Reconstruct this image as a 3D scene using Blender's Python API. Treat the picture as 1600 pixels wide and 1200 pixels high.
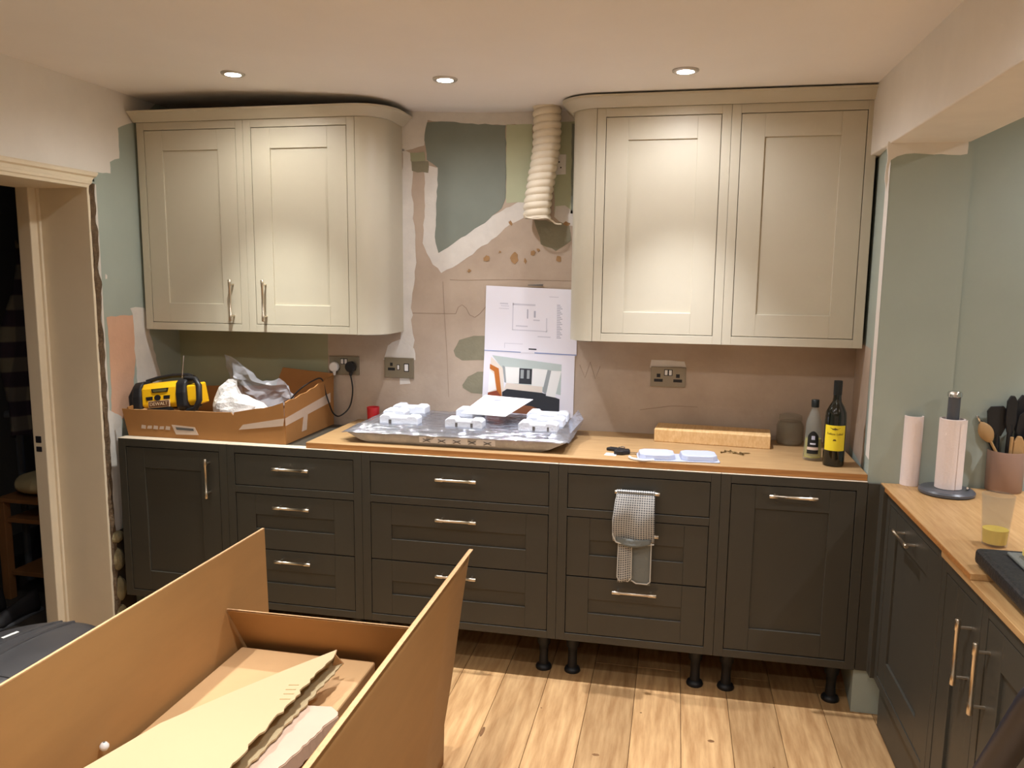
import bpy, bmesh, math, random
from mathutils import Vector, Matrix, noise

for o in list(bpy.data.objects):
    bpy.data.objects.remove(o)
random.seed(7)
PI = math.pi
S = bpy.context.scene
COL = S.collection
FLOOR = -0.023

# ------------------------------------------------------------------ camera
cam_d = bpy.data.cameras.new('camera')
cam = bpy.data.objects.new('camera', cam_d); COL.objects.link(cam)
yaw, pitch, roll = 0.203546, 0.138029, 0.010737
fw = Vector((-math.sin(yaw)*math.cos(pitch), math.cos(yaw)*math.cos(pitch), -math.sin(pitch)))
rt0 = Vector((math.cos(yaw), math.sin(yaw), 0)); up0 = rt0.cross(fw)
rt = rt0*math.cos(roll) + up0*math.sin(roll); up = -rt0*math.sin(roll) + up0*math.cos(roll)
cam.matrix_world = Matrix(((rt.x, up.x, -fw.x, 1.2426), (rt.y, up.y, -fw.y, -2.9778), (rt.z, up.z, -fw.z, 1.6), (0, 0, 0, 1)))
cam_d.sensor_width = 36.0
cam_d.lens = 1234.085/1600*36
cam_d.clip_start = 0.02
S.camera = cam

# ------------------------------------------------------------------ world, exposure
w = bpy.data.worlds.new('world'); S.world = w; w.use_nodes = True
w.node_tree.nodes['Background'].inputs[0].default_value = (0.02, 0.022, 0.03, 1)
w.node_tree.nodes['Background'].inputs[1].default_value = 0.3
S.view_settings.view_transform = 'Standard'
S.view_settings.look = 'None'
S.view_settings.gamma = 1
S.view_settings.use_curve_mapping = False
S.view_settings.exposure = 2.82
LAMP_W = 16.0          # each ceiling downlight (watts of the spot)
LAMP_W2 = 18.0

# ------------------------------------------------------------------ materials
def lin(c):
    return tuple((v/255/12.92 if v/255 <= 0.04045 else ((v/255+0.055)/1.055)**2.4) for v in c)
MATS = {}
def pm(name, rgb, rough=0.5, metal=0.0, var=0.0, vscale=4.0, stretch=(1, 1, 1), bump=0.0, bscale=60.0, rgb2=None,
       trans=0.0, ior=1.45, alpha=1.0, emit=None, estr=0.0, rand=0.0, coat=0.0, sheen=0.0):
    m = bpy.data.materials.new(name); m.use_nodes = True
    nt = m.node_tree; N = nt.nodes; L = nt.links; b = N['Principled BSDF']
    c = lin(rgb)
    b.inputs['Base Color'].default_value = (*c, 1)
    b.inputs['Roughness'].default_value = rough
    b.inputs['Metallic'].default_value = metal
    b.inputs['Transmission Weight'].default_value = trans
    b.inputs['IOR'].default_value = ior
    b.inputs['Alpha'].default_value = alpha
    b.inputs['Coat Weight'].default_value = coat
    b.inputs['Sheen Weight'].default_value = sheen
    if emit:
        b.inputs['Emission Color'].default_value = (*lin(emit), 1); b.inputs['Emission Strength'].default_value = estr
    tc = N.new('ShaderNodeTexCoord'); mp = N.new('ShaderNodeMapping'); mp.inputs['Scale'].default_value = stretch
    L.new(tc.outputs['Object'], mp.inputs['Vector'])
    src = None
    if var or rgb2:
        nz = N.new('ShaderNodeTexNoise'); nz.inputs['Scale'].default_value = vscale; nz.inputs['Detail'].default_value = 6
        nz.inputs['Roughness'].default_value = 0.6
        L.new(mp.outputs['Vector'], nz.inputs['Vector'])
        cr = N.new('ShaderNodeValToRGB')
        d = lin(rgb2) if rgb2 else tuple(v*(1-var) for v in c)
        cr.color_ramp.elements[0].position = 0.32; cr.color_ramp.elements[1].position = 0.68
        cr.color_ramp.elements[0].color = (*d, 1); cr.color_ramp.elements[1].color = (*c, 1)
        L.new(nz.outputs['Fac'], cr.inputs['Fac'])
        src = cr.outputs['Color']
    if rand:
        oi = N.new('ShaderNodeObjectInfo'); hs = N.new('ShaderNodeHueSaturation')
        mr = N.new('ShaderNodeMapRange'); mr.inputs['To Min'].default_value = 1-rand; mr.inputs['To Max'].default_value = 1+rand*0.6
        L.new(oi.outputs['Random'], mr.inputs['Value']); L.new(mr.outputs['Result'], hs.inputs['Value'])
        if src: L.new(src, hs.inputs['Color'])
        else: hs.inputs['Color'].default_value = (*c, 1)
        src = hs.outputs['Color']
    if src: L.new(src, b.inputs['Base Color'])
    if bump:
        n2 = N.new('ShaderNodeTexNoise'); n2.inputs['Scale'].default_value = bscale; n2.inputs['Detail'].default_value = 4
        L.new(mp.outputs['Vector'], n2.inputs['Vector'])
        bp = N.new('ShaderNodeBump'); bp.inputs['Strength'].default_value = bump; bp.inputs['Distance'].default_value = 0.01
        L.new(n2.outputs['Fac'], bp.inputs['Height']); L.new(bp.outputs['Normal'], b.inputs['Normal'])
    MATS[name] = m
    return m

pm('ceiling_paint', (238, 233, 228), 0.85, var=0.04, vscale=2)
pm('white_paint', (236, 230, 222), 0.7, var=0.06, vscale=6)
pm('sage_wall', (168, 178, 168), 0.75, var=0.07, vscale=3)
pm('bare_plaster', (190, 172, 154), 0.85, var=0.16, vscale=5, rgb2=(175, 156, 138), bump=0.15, bscale=30)
pm('pink_plaster', (216, 172, 144), 0.85, var=0.1, vscale=8, bump=0.1)
pm('sage_paint', (130, 136, 126), 0.75, var=0.1, vscale=5)
pm('green_paint', (186, 190, 158), 0.75, var=0.08, vscale=6)
pm('olive_paint', (160, 160, 130), 0.75, var=0.08, vscale=4)
pm('filler_white', (222, 216, 208), 0.85, var=0.1, vscale=14, bump=0.2, bscale=40)
pm('adhesive_grey', (140, 134, 112), 0.9, var=0.12, vscale=10, bump=0.3, bscale=50)
pm('stain_brown', (166, 130, 90), 0.9, var=0.2, vscale=40)
pm('pencil', (160, 140, 122), 0.9)
pm('broken_plaster', (112, 92, 70), 0.95, var=0.4, vscale=40, bump=0.8, bscale=70)
pm('stone', (150, 138, 104), 0.95, var=0.35, vscale=14, bump=0.6, bscale=40)
pm('joinery_white', (228, 214, 188), 0.55, var=0.05, vscale=5)
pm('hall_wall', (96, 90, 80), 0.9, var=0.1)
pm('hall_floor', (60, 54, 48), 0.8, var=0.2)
pm('base_paint', (67, 64, 56), 0.42, var=0.04, vscale=8)
pm('wall_unit_paint', (196, 188, 168), 0.42, var=0.03, vscale=8)
pm('carcass', (120, 112, 100), 0.6)
pm('raw_edge', (205, 190, 168), 0.6)
pm('steel', (214, 202, 184), 0.28, metal=1.0)
pm('socket_steel', (150, 140, 122), 0.42, metal=0.75)
pm('black_plastic', (24, 24, 26), 0.42)
pm('leg_plastic', (20, 20, 22), 0.5)
pm('white_plastic', (228, 224, 220), 0.4)
pm('oak_top', (172, 140, 98), 0.42, rgb2=(152, 118, 78), vscale=9, stretch=(0.7, 9, 9))
pm('oak_top_y', (200, 162, 112), 0.42, rgb2=(178, 136, 88), vscale=9, stretch=(9, 0.7, 9))
pm('oak_edge', (186, 130, 72), 0.5, rgb2=(160, 108, 58), vscale=9, stretch=(0.7, 9, 20))
pm('floor_oak', (206, 166, 116), 0.42, rgb2=(164, 122, 78), vscale=5, stretch=(7, 0.7, 1), rand=0.24, bump=0.04, bscale=20)
pm('floor_knot', (136, 96, 58), 0.5, var=0.4, vscale=40)
pm('subfloor', (60, 44, 30), 0.9)
pm('card', (166, 124, 74), 0.75, var=0.07, vscale=5, stretch=(1, 1, 4))
pm('card_edge', (206, 164, 118), 0.85, var=0.2, vscale=80)
pm('card_tray', (166, 116, 64), 0.75, var=0.1, vscale=6)
pm('card_cream', (186, 164, 126), 0.5, var=0.03, vscale=3)
pm('card_tan', (196, 156, 110), 0.7, var=0.08, vscale=6)
pm('card_pink', (196, 168, 146), 0.7, var=0.08, vscale=8)
pm('tape', (208, 186, 168), 0.3, var=0.06, vscale=20)
pm('print_grey', (96, 92, 88), 0.7)
pm('foam_white', (214, 217, 224), 0.7, bump=0.2, bscale=120)
pm('film', (222, 226, 238), 0.10, metal=0.85, alpha=0.62, var=0.2, vscale=14, stretch=(1, 3, 6), bump=0.7, bscale=16)
pm('tray_grey', (176, 172, 168), 0.45, metal=0.3, var=0.25, vscale=12, bump=0.3, bscale=30)
pm('dark_glass', (40, 42, 52), 0.1)
pm('bag_clear', (190, 190, 198), 0.10, alpha=0.30, bump=0.5, bscale=40)
pm('bag_foam', (232, 228, 226), 0.35, var=0.15, vscale=25, bump=0.6, bscale=40)
pm('paper', (236, 234, 244), 0.7)
pm('paper_white', (250, 248, 248), 0.6)
pm('ink_light', (208, 207, 220), 0.7)
pm('ink_mid', (180, 180, 196), 0.7)
pm('ink_dark', (44, 46, 58), 0.7)
pm('ink_blue', (140, 156, 200), 0.7)
pm('pic_pale', (190, 202, 200), 0.7)
pm('pic_grey', (158, 164, 166), 0.7)
pm('pic_unit', (240, 240, 238), 0.7)
pm('pic_dark', (52, 54, 60), 0.7)
pm('pic_orange', (192, 112, 44), 0.7)
pm('pic_rust', (150, 74, 48), 0.7)
pm('pic_floor', (150, 94, 62), 0.7)
pm('pic_cream', (232, 220, 208), 0.7)
pm('duct_white', (226, 214, 192), 0.45)
pm('radio_yellow', (246, 190, 24), 0.4)
pm('radio_black', (30, 29, 31), 0.45)
pm('radio_screen', (96, 92, 60), 0.2)
pm('logo_brown', (96, 60, 34), 0.5)
pm('logo_pale', (214, 186, 150), 0.5)
pm('red_plastic', (176, 34, 40), 0.4)
pm('block_wood', (222, 186, 134), 0.55, rgb2=(204, 160, 104), vscale=8, stretch=(14, 1, 6))
pm('tray_white', (176, 182, 202), 0.35)
pm('screw_steel', (120, 100, 66), 0.35, metal=0.9)
pm('wine_glass_green', (14, 16, 10), 0.08, coat=0.4)
pm('label_yellow', (232, 208, 44), 0.55)
pm('label_ink', (96, 76, 24), 0.6)
pm('clear_glass', (160, 164, 156), 0.03, alpha=0.17)
pm('hob_tape', (214, 206, 198), 0.5)
pm('jar_glass', (150, 142, 124), 0.08, alpha=0.35)
pm('oil', (196, 186, 80), 0.1, alpha=0.55)
pm('juice', (255, 222, 92), 0.2, alpha=0.88)
pm('label_black', (24, 24, 22), 0.5)
pm('cap_black', (18, 22, 20), 0.4)
pm('kitchen_roll', (240, 226, 222), 0.85, bump=0.15, bscale=120)
pm('card_tube_dark', (90, 80, 74), 0.9)
pm('holder_grey', (84, 86, 92), 0.35)
pm('utensil_pot', (152, 122, 106), 0.4, var=0.05)
pm('utensil_black', (32, 31, 33), 0.45)
pm('utensil_wood', (178, 142, 96), 0.6, var=0.1, vscale=20)
pm('chrome', (220, 220, 220), 0.12, metal=1.0)
pm('granite', (44, 44, 46), 0.5, rgb2=(26, 26, 28), vscale=90, bump=0.25, bscale=120)
pm('sponge_yellow', (234, 214, 130), 0.8, bump=0.3, bscale=90)
pm('sponge_grey', (120, 124, 120), 0.8, bump=0.3, bscale=90)
pm('bin_black', (62, 60, 60), 0.34, var=0.25, vscale=9)
pm('bin_body', (26, 27, 32), 0.45)
pm('stool_wood', (136, 92, 54), 0.55, var=0.15, vscale=9)
pm('bag_tan', (190, 172, 130), 0.85, var=0.2, vscale=8)
pm('shoe_dark', (30, 28, 30), 0.6)
pm('grey_pipe', (84, 86, 90), 0.5)
pm('hem_white', (206, 204, 196), 0.9)
pm('lamp_rim', (196, 190, 182), 0.35, metal=0.6)
pm('lamp_lens', (255, 255, 255), 0.4, emit=(255, 244, 232), estr=26.0)
pm('dark_metal', (44, 42, 50), 0.4, metal=0.3)
pm('mortar_dark', (74, 60, 44), 0.95, var=0.3)

def waffle():
    m = bpy.data.materials.new('waffle_cloth'); m.use_nodes = True
    nt = m.node_tree; N = nt.nodes; L = nt.links; b = N['Principled BSDF']
    b.inputs['Roughness'].default_value = 0.95
    tc = N.new('ShaderNodeTexCoord'); mp = N.new('ShaderNodeMapping'); mp.inputs['Scale'].default_value = (1, 1, 1)
    L.new(tc.outputs['UV'], mp.inputs['Vector'])
    bk = N.new('ShaderNodeTexBrick'); bk.offset = 0.0
    bk.inputs['Scale'].default_value = 1.0
    bk.inputs['Brick Width'].default_value = 0.009; bk.inputs['Row Height'].default_value = 0.009
    bk.inputs['Mortar Size'].default_value = 0.0017; bk.inputs['Mortar Smooth'].default_value = 0.3
    bk.inputs['Color1'].default_value = (*lin((92, 94, 96)), 1); bk.inputs['Color2'].default_value = (*lin((112, 112, 112)), 1)
    bk.inputs['Mortar'].default_value = (*lin((196, 194, 188)), 1)
    L.new(mp.outputs['Vector'], bk.inputs['Vector']); L.new(bk.outputs['Color'], b.inputs['Base Color'])
    bp = N.new('ShaderNodeBump'); bp.inputs['Strength'].default_value = 0.4; bp.inputs['Distance'].default_value = 0.002
    L.new(bk.outputs['Fac'], bp.inputs['Height']); L.new(bp.outputs['Normal'], b.inputs['Normal'])
    MATS['waffle_cloth'] = m
waffle()

def plaid():
    m = bpy.data.materials.new('plaid'); m.use_nodes = True
    nt = m.node_tree; N = nt.nodes; L = nt.links; b = N['Principled BSDF']
    b.inputs['Roughness'].default_value = 0.95
    tc = N.new('ShaderNodeTexCoord')
    def band(direction, scale):
        wv = N.new('ShaderNodeTexWave'); wv.bands_direction = direction; wv.inputs['Scale'].default_value = scale
        wv.inputs['Distortion'].default_value = 0.6
        L.new(tc.outputs['Object'], wv.inputs['Vector'])
        cr = N.new('ShaderNodeValToRGB'); cr.color_ramp.elements[0].position = 0.45; cr.color_ramp.elements[1].position = 0.6
        cr.color_ramp.elements[0].color = (*lin((58, 42, 62)), 1); cr.color_ramp.elements[1].color = (*lin((140, 134, 118)), 1)
        L.new(wv.outputs['Fac'], cr.inputs['Fac'])
        return cr.outputs['Color']
    mx = N.new('ShaderNodeMix'); mx.data_type = 'RGBA'; mx.blend_type = 'MULTIPLY'; mx.inputs['Factor'].default_value = 0.8
    L.new(band('Z', 2.2), mx.inputs['A']); L.new(band('Y', 3.0), mx.inputs['B'])
    L.new(mx.outputs['Result'], b.inputs['Base Color'])
    MATS['plaid'] = m
plaid()

# ------------------------------------------------------------------ helpers
WM = {}
class B:
    """collects shapes in world coordinates (or in the frame xf) and links them as one mesh object"""
    def __init__(s, xf=None):
        s.v = []; s.f = []; s.uv = None; s.xf = xf or Matrix.Identity(4)
    def add(s, vs, fs):
        n = len(s.v); s.v += [tuple(p) for p in vs]; s.f += [tuple(i+n for i in f) for f in fs]; return s
    def box(s, x0, x1, y0, y1, z0, z1):
        v = [(x0, y0, z0), (x1, y0, z0), (x1, y1, z0), (x0, y1, z0), (x0, y0, z1), (x1, y0, z1), (x1, y1, z1), (x0, y1, z1)]
        return s.add(v, [(0, 3, 2, 1), (4, 5, 6, 7), (0, 1, 5, 4), (1, 2, 6, 5), (2, 3, 7, 6), (3, 0, 4, 7)])
    def prism(s, poly, axis, a, b):
        """extrude a 2-D polygon along axis from a to b; polygon coordinates are the two other axes in xyz order"""
        n = len(poly)
        def P(p, t):
            return {'x': (t, p[0], p[1]), 'y': (p[0], t, p[1]), 'z': (p[0], p[1], t)}[axis]
        v = [P(p, a) for p in poly] + [P(p, b) for p in poly]
        fs = [tuple(range(n))[::-1], tuple(range(n, 2*n))] + [(i, (i+1) % n, n+(i+1) % n, n+i) for i in range(n)]
        return s.add(v, fs)
    def lathe(s, prof, c, n=32, cap=True):
        v = []; fs = []
        for r, z in prof:
            for k in range(n):
                a = 2*PI*k/n; v.append((c[0]+r*math.cos(a), c[1]+r*math.sin(a), c[2]+z))
        m = len(prof)
        for j in range(m-1):
            for k in range(n):
                k2 = (k+1) % n; fs.append((j*n+k, j*n+k2, (j+1)*n+k2, (j+1)*n+k))
        if cap:
            fs.append(tuple(range(n))[::-1]); fs.append(tuple((m-1)*n+k for k in range(n)))
        return s.add(v, fs)
    def tube(s, pts, r, n=10, cap=True):
        pts = [Vector(p) for p in pts]; rs = r if isinstance(r, (list, tuple)) else [r]*len(pts)
        v = []; fs = []; prev = None
        for i, p in enumerate(pts):
            t = (pts[min(i+1, len(pts)-1)]-pts[max(i-1, 0)]).normalized()
            if prev is None:
                a = Vector((0, 0, 1)) if abs(t.z) < 0.9 else Vector((1, 0, 0))
                u = t.cross(a).normalized()
            else:
                u = (prev - t*prev.dot(t)).normalized()
            prev = u; q = t.cross(u)
            for k in range(n):
                an = 2*PI*k/n; v.append(p+(u*math.cos(an)+q*math.sin(an))*rs[i])
        for i in range(len(pts)-1):
            for k in range(n):
                k2 = (k+1) % n; fs.append((i*n+k, i*n+k2, (i+1)*n+k2, (i+1)*n+k))
        if cap:
            fs.append(tuple(range(n))[::-1]); fs.append(tuple((len(pts)-1)*n+k for k in range(n)))
        return s.add(v, fs)
    def grid(s, fn, nu, nv):
        v = [fn(i/nu, j/nv) for j in range(nv+1) for i in range(nu+1)]
        fs = [(j*(nu+1)+i, j*(nu+1)+i+1, (j+1)*(nu+1)+i+1, (j+1)*(nu+1)+i) for j in range(nv) for i in range(nu)]
        return s.add(v, fs)
    def quad_sheet(s, a, b, c, d, t):
        """a flat four-cornered sheet of thickness t"""
        a, b, c, d = map(Vector, (a, b, c, d)); nrm = (b-a).cross(d-a).normalized()*t
        v = [a, b, c, d, a+nrm, b+nrm, c+nrm, d+nrm]
        return s.add(v, [(0, 3, 2, 1), (4, 5, 6, 7), (0, 1, 5, 4), (1, 2, 6, 5), (2, 3, 7, 6), (3, 0, 4, 7)])
    def build(s, name, mat, parent=None, smooth=False, bevel=0.0, solid=0.0, subsurf=0, kind=None, seg=2):
        me = bpy.data.meshes.new(name)
        M = s.xf
        if parent is not None: M = WM[parent].inverted() @ M
        me.from_pydata([tuple(M @ Vector(p)) for p in s.v], [], s.f)
        me.validate(); me.update()
        bm = bmesh.new(); bm.from_mesh(me); bmesh.ops.recalc_face_normals(bm, faces=bm.faces); bm.to_mesh(me); bm.free()
        me.materials.append(MATS[mat])
        o = bpy.data.objects.new(name, me); COL.objects.link(o)
        if parent is not None:
            o.parent = parent; WM[o] = WM[parent]
        else:
            WM[o] = Matrix.Identity(4)
        if smooth:
            for p in me.polygons: p.use_smooth = True
            try: me.set_sharp_from_angle(angle=math.radians(40))
            except Exception: pass
        if solid:
            md = o.modifiers.new('solid', 'SOLIDIFY'); md.thickness = solid; md.offset = 0
        if bevel:
            md = o.modifiers.new('bevel', 'BEVEL'); md.width = bevel; md.segments = seg; md.limit_method = 'ANGLE'; md.angle_limit = math.radians(35)
        if subsurf:
            md = o.modifiers.new('sub', 'SUBSURF'); md.levels = subsurf; md.render_levels = subsurf
        if kind: o['kind'] = kind
        return o

def tag(o, label, cat, group=None):
    o['label'] = label; o['category'] = cat
    if group: o['group'] = group
    return o
def thing(name, label, cat, loc=(0, 0, 0), rz=0.0, group=None, rot=None):
    o = bpy.data.objects.new(name, None); COL.objects.link(o); o.empty_display_size = 0.05
    R = rot.to_4x4() if rot is not None else Matrix.Rotation(rz, 4, 'Z')
    M = Matrix.Translation(loc) @ R
    o.matrix_world = M; WM[o] = M
    return tag(o, label, cat, group)
def solo(o, label, cat, base, group=None):
    """a thing that is one mesh: move its origin to its base point"""
    b = Vector(base); M = Matrix.Translation(-b)
    o.data.transform(M); o.location = b; WM[o] = Matrix.Translation(b)
    return tag(o, label, cat, group)
def lbl(o, t): o['label'] = t; return o
def rough(poly, amp, step=0.03, seed=0):
    rnd = random.Random(seed); out = []
    n = len(poly)
    for i in range(n):
        a = Vector(poly[i]); b = Vector(poly[(i+1) % n]); L = (b-a).length; k = max(1, int(L/step))
        for j in range(k):
            p = a.lerp(b, j/k); out.append((p.x+rnd.uniform(-amp, amp), p.y+rnd.uniform(-amp, amp)))
    return out
def text(body, size, xf, mat, parent, name='lettering', ext=0.0004, align='CENTER', sx=1.0):
    cu = bpy.data.curves.new('txt', 'FONT'); cu.body = body; cu.size = size; cu.extrude = ext
    cu.align_x = align; cu.align_y = 'CENTER'; cu.resolution_u = 3
    t = bpy.data.objects.new('txt', cu); COL.objects.link(t)
    dg = bpy.context.evaluated_depsgraph_get(); dg.update()
    me = bpy.data.meshes.new_from_object(t.evaluated_get(dg))
    bpy.data.objects.remove(t); bpy.data.curves.remove(cu)
    me.transform(Matrix.Diagonal((sx, 1, 1, 1)))
    me.transform(WM[parent].inverted() @ xf)
    me.materials.clear(); me.materials.append(MATS[mat])
    o = bpy.data.objects.new(name, me); COL.objects.link(o); o.parent = parent; WM[o] = WM[parent]
    return o
FACE_Y = Matrix.Rotation(PI/2, 4, 'X')      # text lying in XY -> standing, facing -Y
def nz(x, y, z, s=1.0): return noise.noise(Vector((x*s, y*s, z*s)))
def struct(o): o['kind'] = 'structure'; return o

# ================================================================== SETTING
YW = 0.57
# floor: subfloor and separate oak planks
floor = struct(B().box(-1.5, 3.6, -4.6, 0.7, FLOOR-0.05, FLOOR-0.012).build('floor', 'subfloor'))
pw = 0.176
plank_mesh = {}
rnd = random.Random(3)
k = 0
x = -1.5
while x < 3.58:
    y = 0.68 - rnd.uniform(0, 1.2)*0
    y = 0.68
    first = True
    while y > -4.58:
        L = rnd.choice((0.9, 1.2, 1.5, 1.8, 2.1)) if not first else rnd.choice((0.5, 0.8, 1.1, 1.4, 1.7))
        first = False
        L = min(L, y+4.6)
        if L < 0.15: break
        key = round(L, 3)
        if key not in plank_mesh:
            me = bpy.data.meshes.new('plank')
            g = 0.0008
            bb = B().box(g, pw-g, -L+g, -g, -0.014, 0.0)
            me.from_pydata(bb.v, [], bb.f); me.update(); me.materials.append(MATS['floor_oak'])
            plank_mesh[key] = me
        o = bpy.data.objects.new('plank', plank_mesh[key]); COL.objects.link(o)
        o.location = (x, y, FLOOR); o.parent = floor
        md = o.modifiers.new('bevel', 'BEVEL'); md.width = 0.0012; md.segments = 1
        y -= L; k += 1
    x += pw
# knots and grain figure in the nearest planks
def blob(poly, axis, a, b, name, mat, parent): return B().prism(poly, axis, a, b).build(name, mat, parent)
for i, (kx, ky, a, b_) in enumerate([(1.42, -0.3, 0.02, 0.014), (0.62, -0.42, 0.012, 0.05), (0.47, -0.55, 0.016, 0.03), (1.03, -0.47, 0.02, 0.012),
                                     (1.17, -0.17, 0.008, 0.006), (0.9, -0.62, 0.018, 0.014), (1.62, -0.42, 0.006, 0.02), (0.8, -0.22, 0.006, 0.006),
                                     (1.25, -0.55, 0.006, 0.012), (1.5, -0.66, 0.01, 0.012), (0.75, -0.75, 0.01, 0.018)]):
    a *= 0.62; b_ *= 0.62
    poly = [(kx+a*math.cos(t*PI/6)*(0.8+0.3*rnd.random()), ky+b_*math.sin(t*PI/6)*(0.8+0.3*rnd.random())) for t in range(12)]
    blob(poly, 'z', FLOOR-0.001, FLOOR+0.0003, 'wood_knot', 'floor_knot', floor)

# ceiling: slightly uneven, rising towards the left
def zc(x, y):
    t = min(1, max(0, (0.55-x)/1.5)); t = t*t*(3-2*t)
    return 2.312 + 0.066*t
def ceil_fn(u, v):
    x = -1.5+5.1*u; y = -4.6+5.3*v
    return (x, y, zc(x, y))
ceiling = struct(B().grid(ceil_fn, 68, 20).build('ceiling', 'ceiling_paint', smooth=True, solid=0.004))

# back wall with its patches of old paint, filler and adhesive
wall_back = struct(B().box(-1.5, 2.05, YW, YW+0.12, FLOOR, 2.45).build('wall_back', 'bare_plaster'))
def wpatch(name, mat, poly, layer, amp=0.004, step=0.025, seed=1):
    return B().prism(rough(poly, amp, step, seed), 'y', YW-0.0007*layer, YW+0.001).build(name, mat, wall_back)
wpatch('filler_patch', 'filler_white', [(-0.024, 2.346), (0.795, 2.321), (0.797, 2.256), (0.590, 2.256), (0.352, 2.257), (0.107, 2.286), (0.088, 2.174), (-0.016, 2.154)], 1, seed=2)
wpatch('filler_patch', 'filler_white', [(0.091, 2.089), (0.173, 2.077), (0.151, 1.709), (0.472, 1.895), (0.566, 1.931), (0.572, 1.866), (0.491, 1.819), (0.390, 1.739), (0.246, 1.640), (0.172, 1.604), (0.129, 1.645), (0.080, 1.738), (0.093, 1.883)], 1, seed=3)
wpatch('filler_patch', 'filler_white', [(-0.016, 2.171), (0.030, 2.147), (0.034, 1.883), (0.048, 1.679), (0.025, 1.472), (0.033, 1.261), (0.013, 1.078), (-0.032, 1.076), (-0.027, 1.679)], 1, 0.007, 0.03, seed=4)
wpatch('paint_patch', 'sage_paint', [(0.104, 2.275), (0.203, 2.278), (0.346, 2.263), (0.469, 2.257), (0.475, 1.937), (0.455, 1.895), (0.354, 1.816), (0.160, 1.692), (0.142, 1.738), (0.155, 2.077), (0.106, 2.112), (0.091, 2.197)], 2, 0.003, seed=5)
wpatch('paint_patch', 'green_paint', [(0.472, 2.257), (0.590, 2.256), (0.595, 1.914), (0.525, 1.920), (0.475, 1.915)], 2, 0.002, seed=6)
wpatch('paint_patch', 'green_paint', [(0.687, 2.265), (0.797, 2.262), (0.806, 1.865), (0.745, 1.885), (0.694, 1.874)], 2, 0.003, seed=7)
wpatch('paint_patch', 'sage_paint', [(0.766, 2.252), (0.797, 2.251), (0.805, 1.868), (0.768, 1.871)], 3, 0.002, seed=8)
wpatch('filler_patch', 'filler_white', [(0.699, 1.902), (0.745, 1.902), (0.806, 1.863), (0.807, 1.807), (0.746, 1.824), (0.694, 1.852)], 3, 0.004, seed=9)
wpatch('adhesive_patch', 'adhesive_grey', [(0.602, 1.844), (0.758, 1.824), (0.774, 1.754), (0.706, 1.703), (0.638, 1.737)], 2, 0.003, seed=10)
wpatch('adhesive_patch', 'adhesive_grey', [(0.030, 2.107), (0.112, 2.106), (0.112, 2.055), (0.029, 2.062)], 3, 0.003, seed=11)
wpatch('paint_patch', 'olive_paint', [(0.024, 2.144), (0.094, 2.149), (0.097, 2.106), (0.027, 2.105)], 3, 0.003, seed=12)
wpatch('adhesive_patch', 'adhesive_grey', [(0.231, 1.243), (0.258, 1.295), (0.326, 1.317), (0.402, 1.317), (0.403, 1.204), (0.271, 1.199), (0.240, 1.219)], 1, 0.002, seed=13)
wpatch('adhesive_patch', 'adhesive_grey', [(0.274, 1.082), (0.299, 1.122), (0.345, 1.148), (0.403, 1.150), (0.404, 1.041), (0.318, 1.047), (0.277, 1.070)], 1, 0.002, seed=14)
wpatch('filler_patch', 'filler_white', [(-0.030, 1.296), (0.033, 1.246), (0.045, 1.195), (-0.115, 1.190), (-0.095, 1.258)], 2, 0.004, seed=15)
wpatch('filler_patch', 'filler_white', [(1.143, 1.230), (1.287, 1.229), (1.294, 1.201), (1.138, 1.196)], 2, 0.003, seed=16)
wpatch('paint_patch', 'olive_paint', [(-1.263, 1.354), (-0.399, 1.354), (-0.410, 0.743), (-1.300, 0.693)], 1, 0.001, 0.08, seed=17)
for i, (sx, sy, a, b_) in enumerate([(760, 404, 6, 6), (804, 403, 8, 12), (820, 407, 3, 6), (833, 395, 4, 6), (841, 391, 3, 3), (873, 405, 5, 6), (797, 348, 4, 5), (733, 423, 4, 3), (782, 394, 2, 3), (886, 350, 7, 4)]):
    a *= 0.0021; b_ *= 0.0021
    cx, cz = [[(0.385, 1.670)], [(0.516, 1.674)], [(0.563, 1.662)], [(0.601, 1.697)], [(0.624, 1.708)], [(0.718, 1.669)], [(0.494, 1.830)], [(0.304, 1.614)], [(0.450, 1.699)], [(0.752, 1.824)]][i][0]
    wpatch('rust_stain', 'stain_brown', [(cx+a*math.cos(t*PI/5), cz+b_*math.sin(t*PI/5)) for t in range(10)], 4, 0.004, 0.02, seed=20+i)
def pencil(pts):
    B().tube([(p[0], YW-0.0005, p[1]) for p in pts], 0.0012, 4).build('pencil_line', 'pencil', wall_back)
pencil([(0.212, 1.572), (0.264, 1.570), (0.505, 1.576), (0.798, 1.573)])
pencil([(0.240, 1.416), (0.252, 1.446), (0.270, 1.458), (0.289, 1.444), (0.307, 1.412), (0.332, 1.401), (0.356, 1.419), (0.386, 1.455)])
pencil([(0.178, 1.563), (0.187, 1.386), (0.199, 1.206), (0.206, 1.024)])
pencil([(0.031, 1.415), (0.240, 1.416)])
pencil([(0.823, 1.197), (0.848, 1.139), (0.870, 1.210), (0.895, 1.135), (0.916, 1.194)])
pencil([(1.099, 1.003), (1.240, 1.027), (1.351, 1.026)])

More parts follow.
